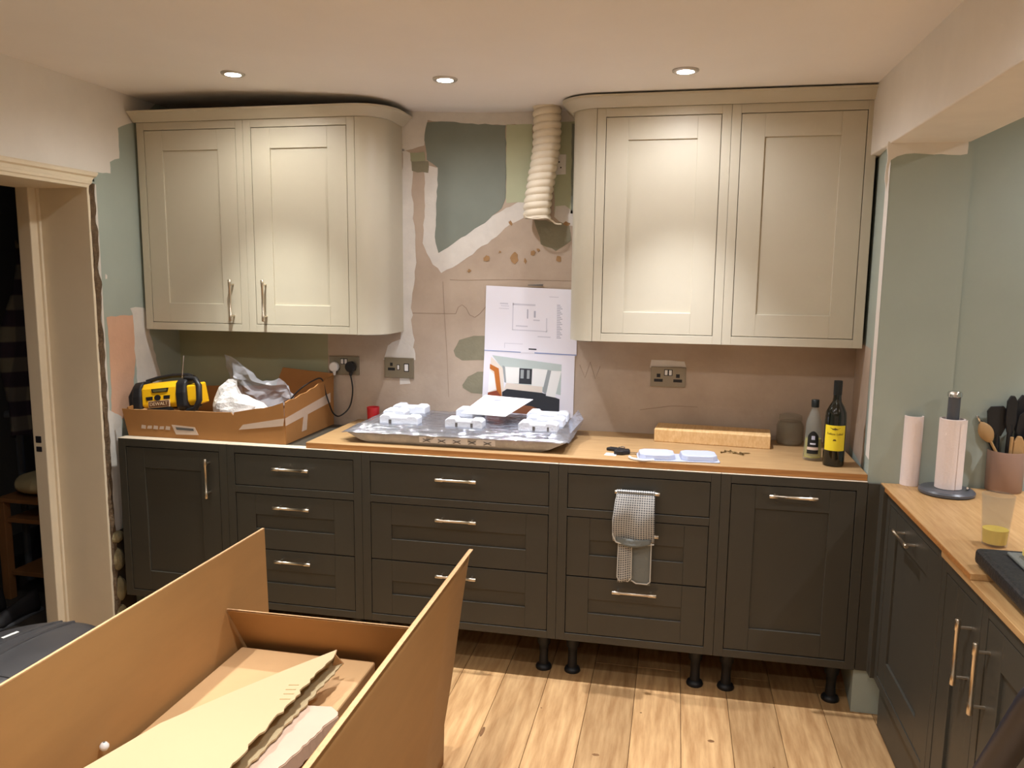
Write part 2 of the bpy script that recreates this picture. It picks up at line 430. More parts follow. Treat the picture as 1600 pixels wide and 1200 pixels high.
# left wall with the doorway
XL = -1.2; JY = -0.02; DH = 1.94
wl = B()
wl.box(XL-0.24, XL, JY+0.02, 0.7, FLOOR, 2.45)
wl.box(XL-0.24, XL, -4.6, -0.93, FLOOR, 2.45)
wl.box(XL-0.24, XL, -0.93, JY+0.05, DH+0.03, 2.45)
wall_left = struct(wl.build('wall_left', 'sage_wall'))
def lpatch(name, mat, poly, layer, amp=0.003, step=0.025, seed=1):
    return B().prism(rough(poly, amp, step, seed), 'x', XL-0.001, XL+0.0007*layer).build(name, mat, wall_left)
lpatch('paint_patch', 'white_paint', [(-4.55, 1.95), (-4.55, 2.44), (0.55, 2.44)] + [(0.328, 2.272), (0.253, 2.244), (0.196, 2.218), (0.194, 2.088), (0.135, 2.069), (0.134, 2.015), (0.006, 2.010), (-0.138, 2.002)], 1, 0.003, seed=30)
lpatch('plaster_patch', 'pink_plaster', [(0.058, 1.397), (0.230, 1.397), (0.233, 1.225), (0.201, 1.050), (0.182, 0.933), (0.050, 0.927), (0.062, 1.213)], 1, 0.003, seed=31)
lpatch('filler_patch', 'filler_white', [(0.215, 1.430), (0.313, 1.426), (0.347, 1.276), (0.409, 1.084), (0.411, 0.989), (0.241, 0.999), (0.226, 1.241), (0.230, 1.397)], 2, 0.004, seed=32)
lpatch('filler_patch', 'filler_white', [(0.062, 1.583), (0.073, 1.577), (0.072, 1.561), (0.060, 1.561)], 2, 0.001, seed=33)
lpatch('filler_patch', 'filler_white', [(0.019, 0.990), (0.114, 0.945), (0.070, 0.419), (0.005, 0.446), (0.011, 0.703)], 2, 0.003, seed=34)
# broken plaster edge and rubble stones beside the lining
be = B()
def be_fn(u, v):
    y = JY+0.012+0.03*u; z = FLOOR+v*(DH-FLOOR+0.02)
    return (XL+0.002+0.012*nz(y*60, z*14, 1.0)+0.006*math.sin(u*PI), y+0.006*nz(z*20, 3.1, u), z)
be.grid(be_fn, 4, 160)
be.build('broken_edge', 'broken_plaster', wall_left, smooth=False, solid=0.006)
B().box(XL-0.02, XL+0.004, JY+0.042, JY+0.056, 0.42, DH+0.02).build('plaster_bead', 'filler_white', wall_left, bevel=0.002)
B().box(XL-0.01, XL+0.003, JY+0.016, JY+0.16, FLOOR, 0.43).build('mortar_bed', 'mortar_dark', wall_left)
for i, (zz, hh) in enumerate(((0.035, 0.10), (0.16, 0.12), (0.30, 0.11), (0.405, 0.06))):
    v = B()
    def st_fn(u, w_, zz=zz, hh=hh, i=i):
        th = u*2*PI; ph = (w_-0.5)*PI
        r = 1+0.18*nz(math.cos(th)*2+i*7, math.sin(th)*2, w_*3)
        return (XL+0.004+0.022*math.cos(ph)*math.cos(th)*r, JY+0.052+0.034*math.cos(ph)*math.sin(th)*r, zz+hh*0.47*math.sin(ph)*r)
    v.grid(st_fn, 14, 9); v.build('stone', 'stone', wall_left, smooth=True)

# door lining and architrave
door = struct(B().box(XL-0.24, XL+0.004, JY, JY+0.014, FLOOR, DH+0.014).build('door_1', 'joinery_white', bevel=0.002))
B().box(XL-0.305, XL-0.24, JY-0.05, JY+0.02, FLOOR, DH+0.02).build('lining_rebate', 'joinery_white', door, bevel=0.004)
B().box(XL-0.25, XL-0.228, JY-0.013, JY, FLOOR, DH).build('door_stop', 'joinery_white', door, bevel=0.003)
B().box(XL-0.305, XL+0.004, -0.93, JY, DH, DH+0.014).build('lining_head', 'joinery_white', door, bevel=0.002)
B().box(XL-0.24, XL+0.004, -0.945, -0.93, FLOOR, DH+0.014).build('lining_near_jamb', 'joinery_white', door, bevel=0.002)
arch = [(XL, DH), (XL+0.016, DH), (XL+0.018, DH+0.012), (XL+0.022, DH+0.016), (XL+0.022, DH+0.026), (XL+0.017, DH+0.03), (XL+0.017, DH+0.044), (XL+0.026, DH+0.05), (XL+0.026, DH+0.062), (XL+0.02, DH+0.068), (XL, DH+0.07)]
pts = []
ab = B(); ab.v = []; n = len(arch)
ab.add([(p[0], -1.0, p[1]) for p in arch] + [(p[0], JY-0.01+(p[1]-DH)/0.07*0.062, p[1]) for p in arch], [tuple(range(n)), tuple(range(n, 2*n))[::-1]] + [(i, i+n, (i+1) % n+n, (i+1) % n) for i in range(n)])
ab.build('architrave_head', 'joinery_white', door)
lp = B()
lp.box(XL-0.29, XL-0.262, JY-0.053, JY-0.05, 0.845, 0.875); lp.box(XL-0.29, XL-0.262, JY-0.053, JY-0.05, 0.805, 0.828)
lp.build('strike_plate', 'dark_metal', door, bevel=0.002)

# dark hall beyond the doorway
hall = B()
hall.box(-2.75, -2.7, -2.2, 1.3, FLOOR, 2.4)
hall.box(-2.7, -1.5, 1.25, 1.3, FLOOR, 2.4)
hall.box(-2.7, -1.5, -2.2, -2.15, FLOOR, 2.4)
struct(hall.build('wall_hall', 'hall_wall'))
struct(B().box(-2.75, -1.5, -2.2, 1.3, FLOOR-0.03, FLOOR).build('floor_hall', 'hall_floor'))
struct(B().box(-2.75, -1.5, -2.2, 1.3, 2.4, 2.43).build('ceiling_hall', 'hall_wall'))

# right pier, downstand beam and the wall of the adjoining room
pier = struct(B().prism([(1.944, 0.015), (2.2, 0.015), (2.2, 0.69), (1.992, 0.69), (1.992, YW)], 'z', FLOOR, 2.38).build('wall_pier', 'sage_wall'))
B().prism(rough([(1.930, 2.062), (2.178, 2.069), (2.182, 2.016), (2.099, 2.016), (2.018, 2.022), (1.962, 2.016), (1.939, 1.998), (1.938, 1.895), (1.930, 1.916)], 0.003, 0.02, 40), 'y', 0.0142, 0.02).build('paint_patch', 'white_paint', pier)
side = B()
def side_strip(y0, y1, z0, z1, off):
    f = lambda y: 1.944+(y-0.015)/(YW-0.015)*(1.992-1.944)
    side.add([(f(y0)-off, y0, z0), (f(y1)-off, y1, z0), (f(y1)-off, y1, z1), (f(y0)-off, y0, z1)], [(0, 1, 2, 3)])
side_strip(0.0155, 0.1, 0.95, 2.3, 0.0008)
side.build('paint_strip', 'white_paint', pier)
side = B(); side_strip(0.15, 0.569, 0.89, 1.34, 0.0008); side.build('plaster_patch', 'bare_plaster', pier)
beam = struct(B().box(1.936, 2.19, -4.6, 0.69, 2.057, 2.5).build('ceiling_beam', 'white_paint', bevel=0.004))
struct(B().box(2.19, 3.6, 0.03, 0.16, FLOOR, 2.45).build('wall_back_adjoining', 'sage_wall'))
struct(B().box(3.55, 3.65, -4.6, 0.1, FLOOR, 2.45).build('wall_right', 'sage_wall'))
struct(B().box(-1.6, 3.6, -4.7, -4.6, FLOOR, 2.45).build('wall_front', 'white_paint'))

# ================================================================== DOWNLIGHTS
def downlight(x, y, label, color, watts, group='recessed ceiling downlights', size=73, blend=1.0):
    z = zc(x, y)-0.002
    t = thing('recessed_downlight', label, 'downlight', (x, y, z), group=group)
    b = B(); b.lathe([(0.030, -0.001), (0.030, -0.007), (0.041, -0.008), (0.046, -0.004), (0.046, 0.0), (0.030, 0.0)], (x, y, z), 32, cap=False)
    b.build('rim', 'lamp_rim', t, smooth=True)
    b = B(); b.lathe([(0.0005, -0.0045), (0.02, -0.004), (0.0295, -0.0025)], (x, y, z), 24); b.build('lens', 'lamp_lens', t, smooth=True)
    ld = bpy.data.lights.new('downlight_beam', 'SPOT'); ld.energy = watts; ld.color = color
    ld.spot_size = math.radians(size); ld.spot_blend = blend; ld.shadow_soft_size = 0.022
    lo = bpy.data.objects.new('downlight_beam', ld); COL.objects.link(lo); lo.parent = t; lo.location = (0, 0, -0.012)
    l2 = bpy.data.lights.new('downlight_spill', 'SPOT'); l2.energy = watts*0.11; l2.color = color
    l2.spot_size = math.radians(165); l2.spot_blend = 0.6; l2.shadow_soft_size = 0.022
    lo = bpy.data.objects.new('downlight_spill', l2); COL.objects.link(lo); lo.parent = t; lo.location = (0, 0, -0.012)
    return t
WARM = (1.0, 1.02, 0.98); WARM2 = (1.0, 1.03, 1.06); PINKISH = (1.0, 1.03, 1.12)
downlight(-0.475, -0.07, 'leftmost recessed downlight, above the left wall cabinets', WARM, LAMP_W)
downlight(0.374, -0.05, 'middle recessed downlight, above the foil wrapped hob', PINKISH, LAMP_W)
downlight(1.242, -0.045, 'rightmost recessed downlight, above the right wall cabinets', PINKISH, LAMP_W)
for x in (-0.45, 0.45, 1.35):
    for y in (-1.5, -3.0):
        downlight(x, y, 'recessed downlight in the ceiling over the middle of the room', WARM2, LAMP_W2, group='downlights over the middle of the room')
for y in (-0.5, -1.9, -3.2):
    downlight(2.85, y, 'recessed downlight in the ceiling of the adjoining room', PINKISH, LAMP_W2, group='downlights of the adjoining room')

# ================================================================== CABINETS
BT, BB = 0.87, 0.15       # top and bottom of the base units
def bar_handle(b, p, q, out):
    """bar handle between p and q, standing off the face in direction -out"""
    p = Vector(p); q = Vector(q); d = (q-p).normalized(); o = Vector(out)
    pf, qf = p-o*0.032, q-o*0.032
    L = (q-p).length
    rr = []
    pp = []
    for t, r in ((0, 0.0055), (0.002, 0.0072), (0.03, 0.0072), (0.032, 0.0056), (L-0.032, 0.0056), (L-0.03, 0.0072), (L-0.002, 0.0072), (L, 0.0055)):
        pp.append(pf+d*t); rr.append(r)
    b.tube(pp, rr, 12)
    for t in (0.022, L-0.022):
        b.tube([p+d*t, p+d*t-o*0.032], 0.0042, 8)
def shaker(xf, parent, name, x0, x1, z0, z1, mat, st=0.088, rec=0.008, flat=False, th=0.021, yf=0.0015):
    b = B(xf)
    if flat:
        b.box(x0, x1, yf, yf+th, z0, z1)
        return b.build(name, mat, parent, bevel=0.0012)
    b.box(x0, x0+st, yf, yf+th, z0, z1); b.box(x1-st, x1, yf, yf+th, z0, z1)
    b.box(x0+st, x1-st, yf+0.0002, yf+th, z0, z0+st); b.box(x0+st, x1-st, yf+0.0002, yf+th, z1-st, z1)
    d = b.build(name, mat, parent, bevel=0.0012)
    b = B(xf); b.box(x0+st-0.004, x1-st+0.004, yf+rec, yf+th-0.002, z0+st-0.004, z1-st+0.004)
    b.build('recessed_panel', mat, d)
    return d
def face_frame(xf, t, w_, z0, z1, rails, mat, fs=0.036, name='face_frame'):
    b = B(xf); b.box(0.0006, fs, 0, 0.022, z0, z1); b.box(w_-fs, w_-0.0006, 0, 0.022, z0, z1)
    for a, c in rails: b.box(fs, w_-fs, 0, 0.022, a, c)
    return b.build(name, mat, t, bevel=0.001)
def base_unit(label, loc, rz, w_, fronts, top=BT, bottom=BB, depth=0.54, legs=True, mat='base_paint', handles=True, name='base_cabinet'):
    """fronts: list of (kind, z0, z1, handle)"""
    t = thing(name, label, 'cabinet', (loc[0], loc[1], FLOOR), rz)
    xf = Matrix.Translation((loc[0], loc[1], 0)) @ Matrix.Rotation(rz, 4, 'Z')
    b = B(xf); b.box(0.001, w_-0.001, 0.0235, depth, bottom+0.002, top-0.001); b.build('carcass', mat, t)
    zs = sorted([(f[1], f[2]) for f in fronts])
    rails = [(bottom, zs[0][0]-0.0025)]
    for a, c in zip(zs, zs[1:]):
        if c[0]-a[1] > 0.01: rails.append((a[1]+0.0025, c[0]-0.0025))
    rails.append((zs[-1][1]+0.0025, top))
    face_frame(xf, t, w_, bottom, top, rails, mat)
    b = B(xf); b.box(0.001, w_-0.001, 0.0005, 0.05, top-0.0008, top+0.0012); b.build('top_edge', 'raw_edge', t)
    g = 0.036+0.0025
    for kind, z0, z1, h in fronts:
        nm = 'door' if kind == 'door' else 'drawer_front'
        d = shaker(xf, t, nm, g, w_-g, z0+0.0012, z1-0.0012, mat, flat=(kind == 'flat'))
        if h:
            b = B(xf)
            if h[0] == 'h':
                cx = w_/2 if len(h) < 4 else h[3]
                bar_handle(b, (cx-h[2]/2, 0.0015, h[1]), (cx+h[2]/2, 0.0015, h[1]), (0, 1, 0))
            else:
                bar_handle(b, (h[1], 0.0015, h[2]), (h[1], 0.0015, h[3]), (0, 1, 0))
            lbl(b.build('handle', 'steel', d, smooth=True), 'brushed steel bar handle')
    if legs:
        for lx in (0.06, w_-0.06):
            b = B(xf); b.lathe([(0.032, 0.0), (0.034, 0.006), (0.03, 0.016), (0.02, 0.022), (0.018, 0.06), (0.019, 0.1), (0.026, 0.11), (0.028, bottom-FLOOR)], (lx, 0.09, FLOOR), 16)
            lbl(b.build('leg', 'leg_plastic', t, smooth=True), 'black adjustable plastic leg')
            b = B(xf); b.lathe([(0.03, 0.0), (0.018, 0.02), (0.018, bottom-FLOOR)], (lx, depth-0.08, FLOOR), 12)
            b.build('leg', 'leg_plastic', t, smooth=True)
    return t
D3 = lambda hw: [('flat', 0.698, 0.834, ('h', 0.783, hw)), ('panel', 0.422, 0.662, ('h', 0.616, hw)), ('panel', 0.183, 0.420, ('h', 0.380, hw))]
u1 = base_unit('dark grey single door base cabinet at the left end beside the doorway', (-1.136, 0), 0, 0.524, [('door', 0.183, 0.834, ('v', 0.441, 0.635, 0.808))])
u2 = base_unit('narrower dark grey three drawer base cabinet under the right part of the cardboard tray', (-0.612, 0), 0, 0.612, D3(0.165))
u3 = base_unit('widest dark grey three drawer base cabinet below the foil wrapped hob', (0.0, 0), 0, 0.817, D3(0.17))
u4 = base_unit('dark grey three drawer base cabinet with the checked cloth hanging on its handle', (0.817, 0), 0, 0.614, D3(0.17))
u5 = base_unit('dark grey panel door unit with top handle, right end of the back run', (1.431, 0), 0, 0.513, [('door', 0.183, 0.834, ('h', 0.803, 0.17))])
solo(B().prism([(1.946, 0.002), (1.986, 0.002), (1.986, -0.0485), (2.004, -0.0485), (2.004, 0.012), (1.946, 0.012)], 'z', BB, BT-0.004).build('filler_post', 'base_paint', bevel=0.001), 'dark grey corner filler post between the two cabinet runs', 'filler panel', (1.975, 0.0, BB))

RR = -PI/2
RX = 2.0
r1 = base_unit('dark grey appliance door with short top handle, nearest the corner in the right run', (RX, -0.05), RR, 0.60, [('door', 0.183, 0.815, ('h', 0.775, 0.165, 0.285))], top=0.85, legs=False)
r2 = base_unit('slim dark grey cabinet in the right run beside the corner appliance door', (RX, -0.652), RR, 0.30, [('door', 0.183, 0.797, ('v', 0.24, 0.572, 0.75))], top=0.832, legs=False)
r3 = base_unit('dark grey cabinet at the right edge of the photo, nearest the camera', (RX, -0.954), RR, 0.60, [('door', 0.183, 0.797, ('v', 0.062, 0.562, 0.745))], top=0.832, legs=False)
solo(B().box(2.02, 2.036, -1.9, -0.06, FLOOR, 0.148).build('plinth_panel', 'base_paint', bevel=0.001), 'dark grey plinth panel under the right run of cabinets', 'plinth', (2.028, -0.98, FLOOR))

# wall units
WZ0, WZ1, WY = 1.328, 2.259, 0.2955
def wall_unit(label, x0, x1, handle=None):
    t = thing('wall_cabinet', label, 'cabinet', (x0, WY, WZ0))
    xf = Matrix.Translation((x0, WY, 0)); w_ = x1-x0
    B(xf).box(0.001, w_-0.001, 0.0235, YW-WY-0.001, WZ0+0.001, WZ1-0.001).build('carcass', 'wall_unit_paint', t)
    z0, z1 = WZ0+0.036, WZ1-0.036
    face_frame(xf, t, w_, WZ0, WZ1, [(WZ0, z0-0.0025), (z1+0.0025, WZ1)], 'wall_unit_paint')
    g = 0.0385
    d = shaker(xf, t, 'door', g, w_-g, z0, z1, 'wall_unit_paint', st=0.088)
    if handle is not None:
        b = B(xf); bar_handle(b, (handle-x0, 0.0015, 1.378), (handle-x0, 0.0015, 1.563), (0, 1, 0))
        lbl(b.build('handle', 'steel', d, smooth=True), 'brushed steel bar handle')
    return t
wall_unit('cream wall cabinet beside the doorway wall, handle on its right', -1.1826, -0.6543, -0.728)
wall_unit('cream wall cabinet with handle on its left, second from the doorway', -0.6543, -0.1324, -0.567)
wall_unit('cream wall cabinet without handle, nearest the white duct', 0.9032, 1.4243)
wall_unit('cream wall cabinet without handle at the far right by the pier', 1.4243, 1.9551)
def arc_path(x0, x1, yf, yb, n=12):
    """plan path of a rounded end from the front (x0, yf) round to the wall (x1, yb)"""
    r = abs(x1-x0); s = 1 if x1 > x0 else -1
    out = []
    for i in range(n+1):
        a = PI/2*i/n; out.append((x0+s*r*math.sin(a), yf+r*(1-math.cos(a))))
    out.append((x1, yb))
    return out
def curved_end(label, x0, x1):
    t = thing('curved_end_cabinet', label, 'cabinet', (x0, WY, WZ0))
    p = arc_path(x0, x1, WY, YW-0.001)
    s = 1 if x1 > x0 else -1
    poly = [(a+s*0.0012, c) for a, c in p] + [(x0+s*0.0012, YW-0.001)]
    B().prism(poly, 'z', WZ0, WZ1).build('curved_panel', 'wall_unit_paint', t, smooth=True)
    i0 = [(a+s*0.0012, c) for a, c in arc_path(x0, x1-s*0.02, WY+0.02, YW-0.001)]
    B().prism(i0+[(x0+s*0.0012, YW-0.001)], 'z', WZ0-0.004, WZ0).build('bottom_edge', 'carcass', t)
    return t
curved_end('rounded cream end of the left wall cabinets, beside the patched plaster', -0.1324, -0.0163)
curved_end('rounded cream end of the right wall cabinets, beside the white duct', 0.9032, 0.802)
def cornice(label, path, flip):
    prof = [(0.0, 2.2595), (0.010, 2.2595), (0.014, 2.264), (0.022, 2.27), (0.042, 2.291), (0.05, 2.294), (0.054, 2.302), (0.0, 2.302)]
    n = len(prof); b = B(); vs = []
    for i, p in enumerate(path):
        a = Vector(path[max(i-1, 0)]); c = Vector(path[min(i+1, len(path)-1)]); d = (c-a).normalized()
        nrm = Vector((d.y, -d.x)) if not flip else Vector((-d.y, d.x))
        for o, z in prof: vs.append((p[0]+nrm.x*o, p[1]+nrm.y*o, z))
    fs = [tuple(range(n)), tuple((len(path)-1)*n+i for i in range(n))[::-1]]
    for i in range(len(path)-1):
        for j in range(n):
            j2 = (j+1) % n; fs.append((i*n+j, i*n+j2, (i+1)*n+j2, (i+1)*n+j))
    b.add(vs, fs)
    o = b.build('cornice', 'wall_unit_paint', smooth=True)
    top = B().prism(list(path)+[(path[0][0], YW-0.002)], 'z', 2.2600, 2.266).build('top_board', 'carcass', o)
    return tag(o, label, 'cornice')
cornice('cream cornice moulding on top of the left wall cabinets', [(-1.19, WY), (-0.7, WY)]+arc_path(-0.1324, -0.0163, WY, YW-0.002), False)
cornice('cream cornice moulding on top of the right wall cabinets', [(1.957, WY), (1.4, WY)]+arc_path(0.9032, 0.802, WY, YW-0.002), True)

# worktops
wt = thing('worktop', 'oak worktop board lying along the back run of cabinets', 'worktop', (0.85, 0.28, BT))
B().box(-0.25, 1.943, 0.013, YW-0.004, BT+0.0015, 0.8965).build('board', 'oak_top', wt, bevel=0.0015)
B().box(-0.2495, 1.9425, 0.0118, 0.0132, BT+0.003, 0.8945).build('front_edge', 'oak_edge', wt)
ws = thing('worktop', 'lighter oak worktop offcut ending beside the black slab, right run', 'worktop', (2.3, -0.45, 0.85))
B().box(1.99, 2.62, -0.885, 0.012, 0.8515, 0.869).build('board', 'oak_top_y', ws, bevel=0.0015)
B().box(1.9888, 1.9902, -0.8845, 0.0115, 0.853, 0.867).build('front_edge', 'oak_edge', ws)
wr = thing('worktop', 'lower oak worktop board under the black granite slab, right run', 'worktop', (2.3, -1.2, 0.832))
B().box(1.992, 2.62, -2.0, -0.66, 0.8335, 0.851).build('board', 'oak_top_y', wr, bevel=0.0015)

# ================================================================== CARDBOARD TRAY WITH RADIO AND PACKING
TZ = BT+0.0015
tray = thing('cardboard_tray', 'torn open cardboard tray holding the radio on the left base cabinets', 'box', (-0.74, 0.29, TZ))
B().box(-1.115, -0.365, 0.06, 0.53, TZ, TZ+0.005).build('bottom', 'card_tray', tray)
fr = rough([(-1.12, TZ), (-0.362, TZ), (-0.372, 1.052)], 0.0, 1)+[(-0.42, 1.035), (-0.46, 1.025), (-0.5, 1.02), (-0.56, 1.008), (-0.6, 1.0), (-0.605, 0.985), (-0.615, 0.999), (-0.7, 0.996), (-0.85, 0.995), (-1.0, 0.993), (-1.08, 0.99), (-1.148, 0.992)]
B().prism(fr, 'y', 0.052, 0.058).build('front_wall', 'card_tray', tray)
rw = [(0.055, TZ), (0.53, TZ), (0.545, 1.11), (0.5, 1.104), (0.46, 1.101), (0.42, 1.091), (0.38, 1.09), (0.34, 1.078), (0.3, 1.077), (0.26, 1.067), (0.2, 1.066), (0.15, 1.056), (0.1, 1.058), (0.06, 1.052)]
B().prism(rw, 'x', -0.368, -0.362).build('side_wall', 'card_tray', tray)
B().prism([(0.055, TZ), (0.53, TZ), (0.53, 1.05), (0.3, 1.02), (0.055, 1.0)], 'x', -1.122, -1.116).build('side_wall', 'card_tray', tray)
B().prism([(-1.12, TZ), (-0.362, TZ), (-0.36, 1.12), (-0.5, 1.13), (-0.62, 1.14), (-0.66, 1.05), (-1.12, 1.03)], 'y', 0.53, 0.536).build('rear_wall', 'card_tray', tray)
te = B(); te.prism([(-0.58, 0.925), (-0.372, 0.952), (-0.366, 0.985), (-0.56, 0.948)], 'y', 0.0505, 0.0518); te.build('tape_strip', 'tape', tray)
te = B(); te.prism([(0.052, 0.952), (0.5, 0.985), (0.5, 1.03), (0.052, 0.985)], 'x', -0.3618, -0.3605); te.prism([(0.2, 0.9), (0.245, 0.9), (0.26, 0.97), (0.22, 0.97)], 'x', -0.3618, -0.3604); te.build('tape_strip', 'tape', tray)
B().prism([(-0.903, 0.931), (-0.791, 0.925), (-0.774, 0.892), (-0.883, 0.889)], 'y', 0.0505, 0.0518).build('address_label', 'tape', tray)
B().prism([(-0.884, 0.922), (-0.797, 0.919), (-0.795, 0.909), (-0.879, 0.910)], 'y', 0.0498, 0.0506).build('label_print', 'print_grey', tray)
sc = B()
for i in range(5):
    a = -1.055+i*0.03
    sc.prism([(a, 0.908), (a+0.022, 0.907+0.002*(i % 2)), (a+0.024, 0.922), (a+0.004, 0.924-0.003*(i % 2))], 'y', 0.051, 0.0518)
sc.build('scuff_mark', 'tape', tray)
lbl(B().prism([(0.0, 0), (0.3, 0), (0.3, 0.003), (0, 0.003)], 'y', 0.2, 0.203).build('flap_scrap', 'card_tan', tray), 'folded inner scrap of card')
bpy.data.objects['flap_scrap'].location = (0, 0, 0)
fs_ = bpy.data.objects['flap_scrap']; fs_.data.clear_geometry()
fs_.data.from_pydata([tuple(WM[tray].inverted() @ Vector(p)) for p in [(-1.11, 0.07, 0.985), (-0.9, 0.07, 0.975), (-0.92, 0.26, 1.0), (-1.1, 0.3, 1.01)]], [], [(0, 1, 2, 3)])
fs_.data.update(); fs_.modifiers.new('solid', 'SOLIDIFY').thickness = 0.004

# ---- site radio
rot = Matrix.Rotation(math.radians(-7), 3, 'Y') @ Matrix.Rotation(math.radians(4), 3, 'Z')
RL = Vector((-0.982, 0.17, TZ+0.098))
B().prism([(0.065, TZ+0.0055), (0.3, TZ+0.0055), (0.3, TZ+0.077), (0.065, TZ+0.077)], 'x', -1.1, -0.8).build('packing_insert', 'card_tan', tray)
radio = thing('site_radio', 'yellow and black site radio sitting in the cardboard tray', 'radio', RL, rot=rot)
RS = Matrix.Diagonal((0.86, 0.78, 0.70, 1))
rx = WM[radio] @ RS
def rb(): return B(rx)
body = rb(); body.prism([(-0.06, 0.03), (-0.085, 0.06), (-0.07, 0.16), (-0.045, 0.19), (0.05, 0.19), (0.07, 0.15), (0.07, 0.03)], 'x', -0.115, 0.085)
body.build('yellow_body', 'radio_yellow', radio, bevel=0.006)
for sx in (-1, 1):
    e = rb(); x0 = -0.165 if sx < 0 else 0.08
    e.prism([(-0.07, 0.0), (-0.1, 0.03), (-0.09, 0.12), (-0.07, 0.185), (-0.04, 0.205), (0.05, 0.205), (0.08, 0.17), (0.08, 0.0)], 'x', x0, x0+(0.055 if sx < 0 else 0.06))
    e.build('end_guard', 'radio_black', radio, bevel=0.012, seg=3)
e = rb(); e.prism([(-0.06, 0.03), (-0.075, 0.06), (-0.065, 0.16), (0.05, 0.165), (0.06, 0.03)], 'x', 0.135, 0.19); e.build('side_speaker', 'radio_yellow', radio, bevel=0.006)
e = rb(); e.tube([(0.13, -0.075, 0.0), (0.18, -0.085, 0.01), (0.205, -0.08, 0.06), (0.205, -0.06, 0.15), (0.18, -0.04, 0.195), (0.12, -0.03, 0.205)], 0.016, 10); e.build('roll_bar', 'radio_black', radio, smooth=True)
e = rb(); e.tube([(-0.16, -0.05, 0.0), (-0.185, -0.06, 0.03), (-0.185, -0.05, 0.12), (-0.16, -0.03, 0.18)], 0.016, 10); e.build('roll_bar', 'radio_black', radio, smooth=True)
e = rb(); e.tube([(-0.14, 0.04, 0.2), (-0.09, 0.06, 0.214), (0.0, 0.065, 0.222), (0.09, 0.06, 0.216), (0.13, 0.04, 0.2)], 0.014, 10); e.build('carry_handle', 'radio_black', radio, smooth=True)
# the front leans: frame on the sloping face
fa = Vector((0, -0.0855, 0.06)); fb = Vector((0, -0.0705, 0.16)); fd = (fb-fa).normalized(); fn = Vector((0, -fd.z, fd.y))
def on_face(x, h): return fa+fd*h+fn*0.0008+Vector((x, 0, 0))
def plate(name, mat, pts, lift=0.0):
    b = rb(); v = [on_face(*p)+fn*lift for p in pts]+[on_face(*p)+fn*(lift+0.003) for p in pts]; n = len(pts)
    b.add(v, [tuple(range(n))[::-1], tuple(range(n, 2*n))]+[(i, (i+1) % n, n+(i+1) % n, n+i) for i in range(n)])
    return b.build(name, mat, radio)
plate('display', 'radio_black', [(-0.05, 0.075), (0.035, 0.075), (0.042, 0.1), (-0.055, 0.1)])
plate('display_screen', 'radio_screen', [(-0.042, 0.079), (0.03, 0.079), (0.034, 0.095), (-0.046, 0.095)], 0.003)
plate('button_pad', 'radio_black', [(-0.085, 0.03), (-0.05, 0.03), (-0.05, 0.052), (-0.088, 0.052)])
plate('button_pad', 'radio_black', [(0.012, 0.03), (0.045, 0.03), (0.048, 0.052), (0.012, 0.052)])
plate('tuning_knob', 'radio_black', [(-0.02+0.018*math.cos(a*PI/8), 0.042+0.018*math.sin(a*PI/8)) for a in range(16)], 0.004)
plate('name_plate', 'logo_pale', [(-0.075, -0.02), (0.045, -0.02), (0.045, 0.024), (-0.075, 0.024)])
plate('name_plate_field', 'logo_brown', [(-0.071, -0.016), (0.041, -0.016), (0.041, 0.02), (-0.071, 0.02)], 0.003)
plate('lower_grille', 'radio_black', [(-0.1, -0.045), (0.07, -0.045), (0.05, -0.022), (-0.08, -0.022)])
c = on_face(-0.015, 0.002)+fn*0.0066
xf = rx @ Matrix(((1, 0, fn.x, c.x), (0, fd.y, fn.y, c.y), (0, fd.z, fn.z, c.z), (0, 0, 0, 1)))
text('DEWALT', 0.03, xf, 'logo_pale', radio, sx=0.84)
solo_b = rb(); solo_b.tube([(0.06, 0.05, 0.2), (0.085, 0.055, 0.345)], [0.003, 0.002], 8); lbl(solo_b.build('aerial', 'chrome', radio, smooth=True), 'thin telescopic metal aerial')

# ---- packing: clear bag and white foam wrap
def crumple(fn, nu, nv, name, mat, label, cat, base, solid=0.0008):
    b = B(); b.grid(fn, nu, nv); o = b.build(name, mat, smooth=False, solid=solid)
    return solo(o, label, cat, base)
def bag_fn(u, v):
    # a gathered bag standing to a point on the left and falling to the right
    tx = -0.80+0.33*u; top = 1.215-0.16*u**0.9+0.02*math.sin(u*9); zz = 0.93+(top-0.93)*v
    yy = 0.35+0.04*math.sin(u*7+v*3)*(1-v*0.6)+0.05*nz(u*5, v*5, 2.0)
    return (tx+0.03*nz(u*6, v*6, 5.0)*(1-v*0.3)-0.02*v, yy, zz+0.02*nz(u*8, v*8, 9.0))
crumple(bag_fn, 16, 10, 'plastic_bag', 'bag_clear', 'crumpled clear plastic bag peaking behind the white wrap in the tray', 'bag', (-0.65, 0.35, 0.93))
def wrap_fn(u, v):
    th = u*2*PI; ph = (v-0.5)*PI*0.999
    r = 1+0.30*nz(math.cos(th)*1.6+3, math.sin(th)*1.6, v*3.2)+0.12*nz(math.cos(th)*5, math.sin(th)*5, v*9)
    return (-0.645+0.125*r*math.cos(ph)*math.cos(th), 0.16+0.06*r*math.cos(ph)*math.sin(th), max(TZ+0.008, 0.975+0.105*r*math.sin(ph)*(1-0.35*math.cos(th))))
crumple(wrap_fn, 26, 16, 'foam_wrap', 'bag_foam', 'white crumpled foam wrap beside the radio in the cardboard tray', 'packing', (-0.66, 0.19, 0.88), 0.0)

